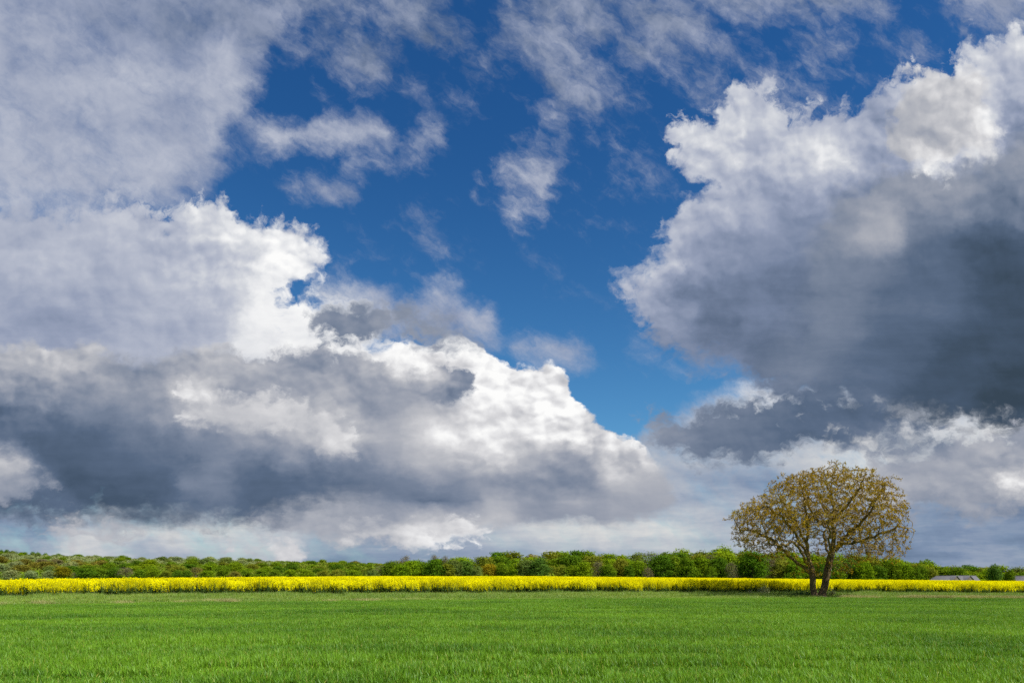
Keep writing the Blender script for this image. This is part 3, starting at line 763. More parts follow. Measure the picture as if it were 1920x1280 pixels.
ENV = [(1370,950),(1386,934),(1405,928),(1420,918),(1440,913),(1450,904),(1466,898),(1470,886),(1487,880),(1500,876),(1512,872),(1530,874),(1545,866),(1568,860),
       (1585,866),(1600,868),(1618,874),(1640,880),(1655,892),(1668,890),(1690,908),(1697,930),(1707,948),(1709,960),(1702,985),(1706,1005),(1706,1026),(1692,1042),
       (1665,1042),(1640,1038),(1612,1022),(1585,1030),(1560,1038),(1535,1040),(1505,1034),(1470,1030),(1440,1034),(1412,1030),(1388,1012),(1372,985)]
ENV = [(1528 + (x_ - 1537) * 0.895, y_ + 5) for x_, y_ in ENV]
def psdf(poly, X, Y):
    global GX, GY
    sv = (GX, GY); GX, GY = X, Y
    r = sdf(poly); GX, GY = sv
    return r
rs = np.random.RandomState(42)
M = 60000
ax = rs.uniform(1360, 1720, M); ay = rs.uniform(850, 1052, M); dd = psdf(ENV, ax, ay)
dd = dd + np.array([16 * mnoise.noise((x_ * 0.045, y_ * 0.045, 1.0)) + 9 * mnoise.noise((x_ * 0.16, y_ * 0.16, 4.0)) for x_, y_ in zip(ax, ay)]) * np.clip(1.3 - dd / 40, 0, 1)
half = 4.9 * np.sqrt(np.clip(1 - (1 - np.clip((dd + 4) / 78.0, 0, 1)) ** 2, 0, 1))
ad = rs.uniform(-5.6, 5.6, M)
keep = (dd > 0) & (np.abs(ad) < half)
ctr = np.hypot((ax - 1533) / 165, (ay - 1040) / 170)
keep &= rs.uniform(0, 1, M) < np.clip(ctr * 1.3 - 0.15, 0.12, 1)
att = np.stack([(ax - 1533) * MPP, ad, (1117.5 - ay) * MPP], -1)[keep]
clump = np.array([mnoise.noise(Vector(q * 0.62) + Vector((3.1, 0, 7.7))) for q in att])       # leafy sprays with air between them
att = att[clump > -0.26][:9800]
# a few low sprays hanging about the trunks
low = []
for (px, py, r, n) in ((1508,1052,9,26),(1578,1058,10,34),(1560,1068,8,18),(1592,1048,10,24),(1500,1068,7,14),(1536,1052,7,14),(1455,1040,10,22),(1660,1040,8,14),(1632,1040,8,10)):
    low.append(np.stack([(px + rs.normal(0, r, n) - 1533) * MPP, rs.normal(0, 1.2, n), (1117.5 - py + rs.normal(0, r * .7, n)) * MPP], -1))
att = np.concatenate([att] + low)
STEP, DI, DK = 0.20, 2.6, 0.265
alive = np.ones(len(att), bool)
bestd = np.full(len(att), 1e9); besti = np.zeros(len(att), int)
def absorb(lo):
    P_ = np.array(sk.p[lo:])
    for s0 in range(0, len(P_), 400):
        blk = P_[s0:s0 + 400]
        dm = np.linalg.norm(att[:, None, :] - blk[None], axis=2)
        k = dm.argmin(1); dmin = dm[np.arange(len(att)), k]
        up = dmin < bestd
        bestd[up] = dmin[up]; besti[up] = k[up] + s0 + lo
N0 = len(sk.p)
starts = [i for i in range(len(sk.p)) if sk.own[i] >= 2 or sk.p[i][2] > 2.0]
nlo = 0
absorb(0)
grown = {}
for it in range(90):
    alive &= bestd > DK
    act = alive & (bestd < DI)
    if not act.any(): break
    dirs = {}
    for i in np.nonzero(act)[0]:
        k = besti[i]; v = att[i] - sk.p[k]; v /= np.linalg.norm(v) + 1e-9
        dirs.setdefault(k, np.zeros(3)); dirs[k] += v
    lo = len(sk.p); rsn = np.random.RandomState(it)
    for k, v in dirs.items():
        c_ = grown.get(k, 0)
        if c_ >= 3: continue
        grown[k] = c_ + 1
        v = v / (np.linalg.norm(v) + 1e-9) + rsn.normal(0, 0.22, 3)
        if sk.par[k] >= 0:
            w = sk.p[k] - sk.p[sk.par[k]]; v = v + 0.35 * w / (np.linalg.norm(w) + 1e-9)
        v /= np.linalg.norm(v)
        sk.add(sk.p[k] + v * STEP, k, sk.own[k])
    if len(sk.p) == lo: break
    absorb(lo)
NP = len(sk.p)
PP = np.array(sk.p); PAR = np.array(sk.par); OWN = np.array(sk.own)
kids = np.zeros(NP, int); np.add.at(kids, PAR[PAR >= 0], 1)
rad = np.zeros(NP); E = 2.35; acc = np.zeros(NP)
for i in range(NP - 1, -1, -1):
    rad[i] = max(0.0105, acc[i] ** (1 / E)) if acc[i] > 0 else 0.0105
    if PAR[i] >= 0: acc[PAR[i]] += rad[i] ** E
kR = 0.275 / max(rad[rootL], rad[rootR])
rad = 0.0105 + (rad - 0.0105) * kR
for i in range(NP):                          # trunks: steady girth with a root flare
    if i < N0 and OWN[i] < 2:
        z = PP[i, 2]; base = 0.265 if OWN[i] == 0 else 0.30
        rad[i] = max(min(rad[i], base), base * 0.88) + (0.12 if OWN[i] else 0.05) * math.exp(-z / 0.22)
def tube_mesh(name, idx, mats, sides_big=9, wobble=0.0):
    vs, qs, o = [], [], 0
    for i in idx:
        p = PAR[i]
        if p < 0: continue
        a, b_ = PP[p], PP[i]; d_ = b_ - a; L_ = np.linalg.norm(d_)
        if L_ < 1e-6: continue
        d_ = d_ / L_; r0, r1 = min(rad[p], rad[i] * 1.5), rad[i]
        if i < N0 and OWN[p] == OWN[i] and OWN[i] < 2: r0 = rad[p]
        n_ = sides_big if r1 > 0.09 else (6 if r1 > 0.03 else 3)
        ref = np.array([0, 1.0, 0]) if abs(d_[1]) < 0.9 else np.array([1.0, 0, 0])
        u = np.cross(d_, ref); u /= np.linalg.norm(u); w = np.cross(d_, u)
        t = np.arange(n_) * 2 * np.pi / n_
        def ring(c_, r, z):
            rr = r * (1 + (wobble * np.sin(t * 3 + z * 2.0) + wobble * 0.6 * np.sin(t * 5 + z * 4.5)))
            return c_ + np.outer(np.cos(t) * rr, u) + np.outer(np.sin(t) * rr, w)
        vs.append(ring(a - d_ * r0 * 0.15, r0, a[2])); vs.append(ring(b_ + d_ * r1 * 0.15, r1, b_[2]))
        k = np.arange(n_); k2 = (k + 1) % n_
        qs.append(np.stack([o + k, o + k2, o + n_ + k2, o + n_ + k], -1)); o += 2 * n_
    return mesh_np(name, np.concatenate(vs), [np.concatenate(qs)], mats, None, True)
tree = empty('field_tree', (TX, TY, TZ - 0.03))
tag(tree, 'solitary spreading tree with two trunks and sparse bronze young leaves beside the rapeseed', 'tree')
trunks = []
for o_ in (0, 1):
    t_ = link(bpy.data.objects.new('trunk', tube_mesh('trunk', np.nonzero(OWN == o_)[0], [mat_bark], 14, 0.07)), tree)
    trunks.append(t_)
trunks[0]['label'] = 'upright dark left trunk'; trunks[1]['label'] = 'leaning right trunk with flared roots'
trunk_of = {}
for o_ in LIMBS:
    idx = np.nonzero(OWN == o_)[0]
    r_ = idx[0]
    while OWN[r_] >= 2: r_ = PAR[r_]
    link(bpy.data.objects.new('limb', tube_mesh('limb', idx, [mat_twig])), trunks[OWN[r_]])
# spreading roots of the right trunk
rv, rq, o = [], [], 0
for an, ln in ((-2.6, .75), (-2.0, .6), (-1.2, .7), (-.5, .65), (.3, .5), (2.9, .6)):
    c0 = PP[rootR] + np.array([0, 0, .30]); pr = None
    for k in range(5):
        t = k / 4; c_ = c0 + np.array([math.cos(an) * (0.12 + ln * t), math.sin(an) * (0.12 + ln * t), -0.30 * (1 - (1 - t) ** 2) - 0.05 * t])
        r = 0.13 * (1 - t) + 0.025; th = np.arange(6) * np.pi / 3
        sd = np.array([-math.sin(an), math.cos(an), 0])
        rv.append(c_ + np.outer(np.cos(th) * r, sd) + np.outer(np.sin(th) * r, [0, 0, 1.0]))
        if k:
            q = np.arange(6); q2 = (q + 1) % 6; rq.append(np.stack([o - 6 + q, o - 6 + q2, o + q2, o + q], -1))
        o += 6
def root_col(n): return n.mix(n.noise(wpos(n), 10.0, 4.0, 0.6), (0.18, 0.125, 0.09), (0.42, 0.32, 0.25))
mat_root = diffuse_material('bare_root', root_col, 0.9)
ro = link(bpy.data.objects.new('root', mesh_np('root', np.concatenate(rv), [np.concatenate(rq)], [mat_root], None, True)), trunks[1])
ro['label'] = 'pale bare roots spreading from the leaning trunk'

def leaf_quads(rs, centres, size, spread, up=0.3):
    n = len(centres)
    c = centres + rs.normal(0, spread, (n, 3))
    u = rs.normal(0, 1, (n, 3)); u[:, 2] -= up; u /= np.linalg.norm(u, axis=1)[:, None]
    w = np.cross(u, rs.normal(0, 1, (n, 3))); w /= np.linalg.norm(w, axis=1)[:, None] + 1e-9
    L_ = (size * rs.uniform(0.6, 1.3, n))[:, None]
    v = np.stack([c, c + u * L_ * .45 + w * L_ * .26, c + u * L_, c + u * L_ * .5 - w * L_ * .24], 1).reshape(-1, 3)
    q = np.arange(n)[:, None] * 4 + np.arange(4)[None]
    return v, q
rs = np.random.RandomState(77)
tips = np.nonzero((kids == 0) & (OWN >= 2))[0]
near = np.nonzero((kids > 0) & (OWN >= 2) & (rad < 0.024))[0]
cen = np.concatenate([np.repeat(PP[tips], 13, 0), np.repeat(PP[rs.choice(near, min(len(near), int(len(near) * .5)), replace=False)], 4, 0)])
v, q = leaf_quads(rs, cen, 0.14, 0.065)
print('lone tree nodes', NP, 'tips', len(tips), 'leaves', len(q))
fo = link(bpy.data.objects.new('foliage', mesh_np('foliage', v, [q], [mat_brown])), tree)
fo['kind'] = 'stuff'
# ivy on the leaning trunk and suckers at the foot
ic = []
for i in range(900):
    j = rs.choice(np.nonzero((OWN == 1) & (PP[:, 2] < 2.6))[0]); an = rs.uniform(-1.4, 1.6) - 0.5
    if mnoise.noise((PP[j, 2] * 1.2, an, 3)) < -0.05: continue
    ic.append(PP[j] + np.array([math.cos(an) * rad[j] * 1.05, math.sin(an) * rad[j] * 1.05, rs.uniform(-.2, .2)]))
v, q = leaf_quads(rs, np.array(ic), 0.09, 0.03, 0.0)
iv = link(bpy.data.objects.new('ivy', mesh_np('ivy', v, [q], [mat_ivy])), trunks[1]); iv['kind'] = 'stuff'
iv['label'] = 'green ivy climbing the leaning trunk'

# ------------------------------------------------------------------ low shrubs on the verge
mat_shrub_pale = leaf_material('pale_shrub_leaf', flat_col((0.16, 0.22, 0.07), (0.42, 0.44, 0.26), 5.0), 0.3, 0.03)
mat_shrub_dark = leaf_material('dark_shrub_leaf', flat_col((0.04, 0.10, 0.02), (0.08, 0.16, 0.03), 3.0), 0.3, 0.03)
def shrub(px, dy, w, h, mat, n, label, cat='shrub'):
    y = TY + dy; x = (px - 960) / F * y
    root = empty('shrub', (x, y, T(x, y) - 0.02)); tag(root, label, cat)
    rs = np.random.RandomState(int(px)); SV, SQ, ends, o = [], [], [], 0
    for k in range(26):
        an = rs.uniform(0, 6.28); rr = rs.uniform(0.1, 1) ** .6; tip = np.array([math.cos(an) * w/2 * rr, math.sin(an) * w/2 * rr, h * rs.uniform(.55, 1) * (1.08 - .35 * rr)])
        p0 = tip * np.array([.12, .12, 0]); m_ = (p0 + tip) / 2 + np.array([0, 0, h * .08])
        for a_, b_, r0, r1 in ((p0, m_, .014, .010), (m_, tip, .010, .005)):
            th = np.arange(3) * 2.094
            ring = np.stack([np.cos(th), np.sin(th), th * 0], -1)
            SV += [a_ + ring * r0, b_ + ring * r1]; q_ = np.arange(3); SQ.append(np.stack([o + q_, o + (q_ + 1) % 3, o + 3 + (q_ + 1) % 3, o + 3 + q_], -1)); o += 6
        ends += [m_ * .5 + tip * .5, tip, tip, m_]
    link(bpy.data.objects.new('stem', mesh_np('stem', np.concatenate(SV), [np.concatenate(SQ)], [mat_twig])), root)
    e_ = np.array(ends); v, q = leaf_quads(rs, e_[rs.randint(0, len(e_), n)], 0.085, h * .085, -0.2)
    v[:, 2] = np.abs(v[:, 2])
    fo_ = link(bpy.data.objects.new('foliage', mesh_np('foliage', v, [q], [mat])), root); fo_['kind'] = 'stuff'
    return root
shrub(1432, 1.2, 0.95, 1.0, mat_shrub_pale, 700, 'pale blossoming shrub on the verge left of the two trunks')
shrub(1408, 2.0, 0.6, 0.55, mat_shrub_pale, 260, 'small pale weed clump left of the blossoming shrub')
shrub(1560, 1.0, 0.55, 0.75, mat_shrub_pale, 320, 'pale leafy sucker at the foot of the leaning trunk')
shrub(1505, 0.6, 1.5, 0.62, mat_shrub_dark, 900, 'low dark green clump added as tree shade left of the upright trunk')  # dark leafy clump added to stand in for the tree's shadow here
shrub(1528, 0.1, 0.5, 0.5, mat_shrub_dark, 260, 'small tuft of green weeds at the upright trunk')
# ------------------------------------------------------------------ woods
def foliage_objcol(n):
    oi = n.new('ShaderNodeObjectInfo'); c = S(n, oi.outputs['Color'])
    isl = S(n, n.new('ShaderNodeNewGeometry').outputs['Random Per Island'])
    p = wpos(n)
    a = n.noise(p, 0.22, 3.0, 0.6)
    c = c * (isl * 0.36 + 0.82)
    return n.mix(n.smooth(a, 0.35, 0.7), c * (0.78, 0.86, 0.85), c * (1.2, 1.12, 1.0))
mat_wood = leaf_material('woodland_leaf', foliage_objcol, 0.30, 0.0)
def wood_bark(n): return n.mix(n.noise(wpos(n), 1.5, 3.0, 0.6), (0.05, 0.04, 0.03), (0.13, 0.11, 0.085))
mat_wbark = diffuse_material('woodland_bark', wood_bark, 0.9)

def wood_tree(seed, kind):
    """unit tree 10 m tall: returns (trunk mesh, crown mesh)"""
    rs = np.random.RandomState(seed); H = 10.0
    SV, SQ, o = [], [], 0
    def seg(a_, b_, r0, r1, n_=6):
        nonlocal o
        d_ = b_ - a_; d_ = d_ / np.linalg.norm(d_); ref = np.array([0, 1., 0]) if abs(d_[1]) < .9 else np.array([1., 0, 0])
        u = np.cross(d_, ref); u /= np.linalg.norm(u); w = np.cross(d_, u); t = np.arange(n_) * 2 * np.pi / n_
        ring = np.outer(np.cos(t), u) + np.outer(np.sin(t), w)
        SV.extend([a_ + ring * r0, b_ + ring * r1]); k = np.arange(n_); SQ.append(np.stack([o + k, o + (k + 1) % n_, o + n_ + (k + 1) % n_, o + n_ + k], -1)); o += 2 * n_
    top = np.array([rs.normal(0, .3), rs.normal(0, .3), 7.2])
    base = np.array([0, 0, -0.3]); m_ = np.array([rs.normal(0, .12), rs.normal(0, .12), 2.6])
    seg(base, m_, .27, .2); seg(m_, top, .2, .05)
    wdt = {'round': 4.0, 'tall': 2.7, 'wide': 4.9, 'bare': 3.6, 'bush': 5.2}[kind]
    lobes = []
    nl = {'round': 15, 'tall': 13, 'wide': 18, 'bare': 12, 'bush': 15}[kind]
    zlo = {'round': 2.6, 'tall': 2.4, 'wide': 2.8, 'bare': 3.2, 'bush': 1.3}[kind]
    for k in range(nl):
        f_ = k / (nl - 1); z = zlo + (8.7 - zlo) * f_
        prof = math.sin(math.pi * (0.25 + 0.68 * f_)) ** 0.8
        R = wdt * prof * rs.uniform(.45, .8); an = k * 2.4 + rs.uniform(-.4, .4)
        c_ = np.array([math.cos(an) * R * .78, math.sin(an) * R * .78, z + rs.uniform(-.3, .3)])
        r_ = rs.uniform(1.25, 1.95) * (1.0 if kind != 'tall' else .82)
        lobes.append((c_, r_)); j = m_ + (top - m_) * min(.85, max(0, (z - 3.4) / 5))
        seg(j, c_, .085, .03, 4)
    lobes.append((np.array([top[0], top[1], 8.4]), 1.5)); lobes.append((np.array([0, 0, 6.0]), 2.2 if kind != 'bare' else 1.2))
    vs, qs, oo = [], [], 0
    if kind == 'bare':
        for c_, r_ in lobes:
            for k in range(34):
                d_ = rs.normal(0, 1, 3); d_ /= np.linalg.norm(d_); d_[2] = abs(d_[2]) * .8 + d_[2] * .2
                a_ = c_ + d_ * r_ * rs.uniform(0, .4); b_ = c_ + d_ * r_ * rs.uniform(.8, 1.15)
                seg(a_, b_, .022, .008, 3)
    dens = 290 if kind != 'bare' else 90
    for k_, (c_, r_) in enumerate(lobes):
        n_ = int(dens * r_ * r_ / 2.2)
        d_ = rs.normal(0, 1, (n_, 3)); d_ /= np.linalg.norm(d_, axis=1)[:, None]
        rr = r_ * (0.62 + 0.42 * rs.uniform(0, 1, n_) ** .6) * (1 + 0.30 * np.sin(d_[:, 0] * 5 + seed) * np.sin(d_[:, 1] * 6 + k_) + .20 * np.sin(d_[:, 2] * 7 + k_) + .14 * np.sin(d_[:, 0] * 13 + 2 * k_))
        c2 = c_ + d_ * rr[:, None] * np.array([1, 1, .82])
        nrm = d_ + rs.normal(0, .55, (n_, 3)); nrm /= np.linalg.norm(nrm, axis=1)[:, None]
        u = np.cross(nrm, rs.normal(0, 1, (n_, 3))); u /= np.linalg.norm(u, axis=1)[:, None] + 1e-9; w = np.cross(nrm, u)
        s = (rs.uniform(.075, .175, n_) * (1.0 if kind != 'bare' else .7))[:, None]
        vs.append(np.stack([c2 - u*s - w*s*.7, c2 + u*s*.8 - w*s, c2 + u*s*1.1 + w*s*.8, c2 - u*s*.7 + w*s], 1).reshape(-1, 3))
        qs.append(np.arange(n_)[:, None] * 4 + np.arange(4) + oo); oo += 4 * n_
    return (mesh_np('trunk', np.concatenate(SV), [np.concatenate(SQ)], [mat_wbark], None, True),
            mesh_np('crown', np.concatenate(vs), [np.concatenate(qs)], [mat_wood]))
VAR = {k: [wood_tree(500 + 31 * i + j * 7, k) for i in range(3 if k in ('round', 'wide', 'tall') else 2)] for j, k in enumerate(('round', 'tall', 'wide', 'bare', 'bush'))}
COL = {  # name: base colour
    'bright green': (0.180, 0.270, 0.010), 'mid green': (0.135, 0.220, 0.012), 'deep green': (0.090, 0.175, 0.012), 'olive': (0.195, 0.225, 0.022),
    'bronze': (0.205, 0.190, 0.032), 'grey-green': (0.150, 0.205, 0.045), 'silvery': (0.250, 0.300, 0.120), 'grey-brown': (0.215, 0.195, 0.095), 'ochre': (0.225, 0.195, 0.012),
    'bluish green': (0.095, 0.175, 0.028)}
rsW = np.random.RandomState(33)
RANK = {}
def ranked(key, root, px): RANK.setdefault(key, []).append((px, root))
def plant(px, ytop, Y, width_px, colour, kind, name, label, group, zbase=None):
    """a tree whose top shows at ytop when it stands Y metres out"""
    x = (px - 960) / F * Y
    zb = T(x, Y) - 0.1
    ztop = EYE + (HZ - ytop) / F * Y
    h = max(ztop - zb, 3.5)
    root = empty(name, (x, Y, zb), rsW.uniform(0, 6.28))
    tm, cm = VAR[kind][rsW.randint(len(VAR[kind]))]
    wid = {'round': 8.2, 'tall': 5.8, 'wide': 9.6, 'bare': 7.4, 'bush': 10.4}[kind]
    sx = (width_px / F * Y) / wid
    sx = min(max(sx, h / 10.5 * 0.6), h / 9.5 * 2.0)
    cc = COL[colour]; j = rsW.uniform(.88, 1.12)
    for nm, me in (('trunk', tm), ('crown', cm)):
        o = link(bpy.data.objects.new(nm, me), root)
        o.scale = (sx, sx, h / 10.0)
        if nm == 'crown': o.color = (cc[0] * j * rsW.uniform(.94, 1.06), cc[1] * j, cc[2] * j * rsW.uniform(.9, 1.1), 1)
    tag(root, label, 'tree', group)
    return root
ORD = ['first','second','third','fourth','fifth','sixth','seventh','eighth','ninth','tenth','eleventh','twelfth','thirteenth','fourteenth','fifteenth','sixteenth','seventeenth',
       'eighteenth','nineteenth','twentieth']
def ordinal(i):
    if i < 20: return ORD[i]
    t, u = divmod(i + 1, 10)
    tens = {2: 'twenty', 3: 'thirty', 4: 'forty', 5: 'fifty', 6: 'sixty'}[t]
    return (tens[:-1] + 'ieth') if u == 0 else tens + '-' + ORD[u - 1]
SHAPE = {'round': 'rounded', 'tall': 'slender', 'wide': 'broad', 'bare': 'thinly leaved', 'bush': 'bushy'}
# --- front edge of the wood, read from the photo: (x, top, width, colour, kind)
edge = [(700,1066,22,'grey-green','bush'),(716,1058,24,'grey-brown','bare'),(733,1052,30,'mid green','round'),(752,1056,24,'bright green','round'),(770,1050,34,'bright green','wide'),(795,1054,28,'mid green','round'),(815,1047,32,'deep green','wide'),
 (806,1066,24,'olive','bush'),(838,1056,24,'olive','tall'),(850,1048,28,'grey-green','round'),(872,1050,28,'bluish green','wide'),(895,1060,22,'grey-green','bush'),(918,1058,36,'ochre','round'),(942,1055,24,'mid green','round'),
 (966,1055,22,'bright green','round'),(988,1048,36,'grey-green','wide'),(1012,1044,30,'bluish green','wide'),(1034,1060,18,'olive','tall'),(1052,1058,24,'olive','bush'),(1072,1060,24,'bright green','round'),(1096,1052,28,'bright green','wide'),
 (1121,1050,18,'grey-brown','bare'),(1140,1056,22,'mid green','round'),(1164,1046,30,'olive','round'),(1197,1050,28,'bright green','round'),(1180,1058,20,'deep green','bush'),(1214,1062,16,'grey-brown','bare'),(1240,1039,40,'deep green','wide'),
 (1266,1042,30,'mid green','round'),(1290,1044,26,'mid green','tall'),(1314,1042,34,'bright green','round'),(1348,1044,34,'deep green','round'),(1332,1060,22,'mid green','bush'),(1372,1052,18,'grey-brown','bare'),(1386,1058,20,'silvery','bush'),(1410,1032,46,'deep green','wide'),
 (1444,1046,26,'grey-brown','bare'),(1462,1048,28,'olive','round'),(1488,1052,28,'mid green','round'),(1514,1050,26,'bright green','tall'),(1540,1054,26,'deep green','round'),(1566,1050,30,'mid green','round'),(1594,1054,26,'deep green','bush'),(1620,1050,30,'bright green','round'),
 (1646,1058,40,'deep green','bush'),(1676,1052,28,'mid green','round'),(1698,1056,30,'bright green','round'),(1724,1058,28,'mid green','bush'),(1746,1062,24,'olive','bush'),(1770,1062,28,'mid green','round'),(1796,1063,30,'mid green','wide')]
edge.sort()
for i, (px, yt, w, col_, kd) in enumerate(edge):
    Y = 305 + rsW.uniform(-8, 10)
    plant(px, yt, Y, w * 1.65, col_, kd, 'woodland_tree', f'{SHAPE[kd]} {col_} tree, {ordinal(i)} from left on the front edge of the wood', 'trees along the front edge of the wood')
# --- crowns behind them up to the skyline
sky_x = [660,690,720,760,830,880,930,960,1050,1100,1180,1260,1320,1380,1440,1500,1580,1650,1700,1740,1780,1820,1860,1920,1990]
sky_y = [1062,1064,1051,1046,1043,1040,1034,1036,1034,1031,1037,1031,1028,1027,1032,1036,1037,1043,1046,1051,1056,1058,1059,1062,1063]
for r, (Y, lift, step) in enumerate(((334, 7, 32), (376, 0, 29))):
    x = 742 + r * 9
    while x < 1950:
        px = x + rsW.uniform(-7, 7)
        yt = np.interp(px, sky_x, sky_y) + lift + rsW.uniform(-3.0, 6.0)
        if px > 1752: yt = max(yt, 1058 + rsW.uniform(0, 4))
        c_ = rsW.choice(['bright green','mid green','deep green','olive','grey-green','bronze','bluish green'], p=[.38,.24,.08,.18,.06,.04,.02])
        kd = rsW.choice(['round','wide','tall','bare'], p=[.46,.34,.14,.06])
        row = ('just behind the front edge', 'along the skyline')[r]
        ranked((c_, f'{row} of the wood'), plant(px, yt, Y + rsW.uniform(-8, 8), step * 2.2, c_, kd, 'woodland_tree', None, f'{c_} crowns {row} of the wood'), px)
        x += step * rsW.uniform(.85, 1.15)
for px, yt, w in ((760,1040,34),(815,1038,30),(835,1040,26)):      # bare tops above the left end
    ranked(('bare grey-brown', 'above the left end of the wood'), plant(px, yt, 372, w, 'grey-brown', 'bare', 'woodland_tree', None, 'bare tops over the left end of the wood'), px)
# --- by the farm roofs
for px, yt, w, col_, kd, lab in ((1864,1057,34,'bluish green','round','dark bluish green tree right of the long farm roof'), (1893,1066,30,'mid green','bush','bushy tree between the two farm roofs')):
    plant(px, yt, 205, w, col_, kd, 'farm_tree', lab, None)
# --- left: hedge-line trees at the foot of the hill
hedge = [(20,1067,36,'silvery','bush'),(58,1069,34,'silvery','round'),(92,1068,30,'silvery','bush'),(118,1062,36,'ochre','round'),(140,1072,20,'grey-brown','bare'),(160,1064,40,'deep green','wide'),(190,1063,36,'mid green','bush'),(212,1064,30,'deep green','round'),
 (236,1062,32,'grey-brown','bare'),(262,1066,26,'mid green','bush'),(285,1068,32,'bright green','bush'),(312,1069,30,'olive','bush'),(332,1068,24,'deep green','round'),(350,1068,22,'deep green','tall'),(367,1062,28,'bronze','bare'),(388,1068,34,'bright green','bush'),(418,1066,30,'mid green','round'),
 (440,1070,30,'bronze','bush'),(462,1068,34,'mid green','bush'),(490,1066,30,'bright green','round'),(516,1067,30,'mid green','bush'),(545,1066,34,'bright green','bush'),(575,1068,32,'bright green','wide'),(606,1068,30,'olive','bush'),(634,1066,34,'olive','bush'),(664,1067,34,'bright green','bush'),(690,1068,28,'olive','bush')]
for i, (px, yt, w, col_, kd) in enumerate(hedge):
    plant(px, yt, 440 + rsW.uniform(-12, 12), w * 1.15, col_, kd, 'hedgerow_tree', f'{SHAPE[kd]} {col_} tree, {ordinal(i)} from left along the foot of the hill', 'trees along the foot of the hill')
# --- the wooded hillside, row above row
hx = [-40,0,60,150,250,330,430,470,560,600,690,740]
hy = [1030,1031,1036,1040,1042,1043,1043,1047,1051,1049,1053,1058]
for r, (Y, f_) in enumerate(((505,.68),(590,.47),(690,.29),(800,.15),(920,.05),(1020,.0))):
    step = 39 - r * 1.6; x = -30 + (r % 2) * 14
    while x < 735:
        px = x + rsW.uniform(-8, 8)
        sky = np.interp(px, hx, hy); yt = sky + (1070 - sky) * f_ + rsW.uniform(-2.0, 2.0)
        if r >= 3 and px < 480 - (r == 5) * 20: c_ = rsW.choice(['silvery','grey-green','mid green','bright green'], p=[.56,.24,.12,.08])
        elif px < 150 and r in (1, 2): c_ = rsW.choice(['bronze','grey-brown','silvery'], p=[.5,.3,.2])
        elif px < 110: c_ = rsW.choice(['silvery','grey-green','bronze'])
        else: c_ = rsW.choice(['bright green','mid green','deep green','olive','bronze','grey-green'], p=[.26,.3,.14,.16,.09,.05])
        kd = rsW.choice(['round','wide','bush'], p=[.4,.35,.25])
        lvl = ('low on', 'low on', 'half way up', 'high on', 'high on', 'along the crest of')[r]
        ranked((c_, f'{lvl} the wooded hillside'), plant(px, yt, Y + rsW.uniform(-18, 18), step * 2.0, c_, kd, 'hillside_tree', None, f'{c_} crowns {lvl} the hillside'), px)
        x += step * rsW.uniform(.85, 1.15)
for px in (2, 12, 24, 62, 72, 85, 110):
    ranked(('dark', 'on the very crest of the hill at the far left'), plant(px, np.interp(px, hx, hy) - rsW.uniform(0, 2.5), 1080, 14, 'deep green', 'round', 'hillside_tree', None, 'dark crest trees at the far left'), px)
for (c_, where), lst in RANK.items():
    lst.sort(key=lambda t: t[0])
    for i, (px, root) in enumerate(lst):
        root['label'] = f'{c_} crown, {ordinal(i)} from left {where}' if len(lst) > 1 else f'only {c_} crown {where}'

# --- understorey that closes the wood between the crowns (one mass, nothing to count)
def under_col(n):
    p = wpos(n); isl = S(n, n.new('ShaderNodeNewGeometry').outputs['Random Per Island'])
    a = n.noise(p, 0.016, 3.0, 0.6)
    c = n.ramp(a, [(.32, (0.085, 0.165, 0.012)), (.45, (0.150, 0.235, 0.014)), (.56, (0.190, 0.225, 0.030)), (.68, (0.13, 0.20, 0.02))])
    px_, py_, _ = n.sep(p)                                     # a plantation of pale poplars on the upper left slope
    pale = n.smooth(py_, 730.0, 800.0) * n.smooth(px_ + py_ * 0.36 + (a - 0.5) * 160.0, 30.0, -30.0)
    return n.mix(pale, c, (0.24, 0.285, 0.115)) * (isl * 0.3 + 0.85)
mat_under = leaf_material('understorey_leaf', under_col, 0.3, 0.0)
under_src = []
for k in range(4):
    rs = np.random.RandomState(700 + k); n_ = 520
    d_ = rs.normal(0, 1, (n_, 3)); d_ /= np.linalg.norm(d_, axis=1)[:, None]; d_[:, 2] = np.abs(d_[:, 2])
    c2 = d_ * np.array([4.2, 4.2, 5.0]) * (0.7 + 0.3 * rs.uniform(0, 1, (n_, 1))) * (1 + .22 * np.sin(d_[:, :1] * 6 + k) * np.sin(d_[:, 1:2] * 7))
    nr = d_ + rs.normal(0, .5, (n_, 3)); nr /= np.linalg.norm(nr, axis=1)[:, None]
    u = np.cross(nr, rs.normal(0, 1, (n_, 3))); u /= np.linalg.norm(u, axis=1)[:, None]; w = np.cross(nr, u); s_ = rs.uniform(.28, .6, (n_, 1))
    v = np.stack([c2 - u*s_ - w*s_*.7, c2 + u*s_*.8 - w*s_, c2 + u*s_*1.1 + w*s_*.8, c2 - u*s_*.7 + w*s_], 1).reshape(-1, 3)
    under_src.append(source('understorey_patch', [(v, np.arange(n_)[:, None] * 4 + np.arange(4), 0)], [mat_under]))
rs = np.random.RandomState(12); pts, rot, scl = [], [], []
for y in np.arange(455, 1120, 8.0):
    for x in np.arange(-0.85 * y, -0.16 * y, 8.5):
        pts.append((x + rs.uniform(-3, 3), y + rs.uniform(-3, 3), 0)); rot.append(rs.uniform(0, 6.28)); scl.append(rs.uniform(.6, 1.15) * (1 + (y - 455) / 1400))
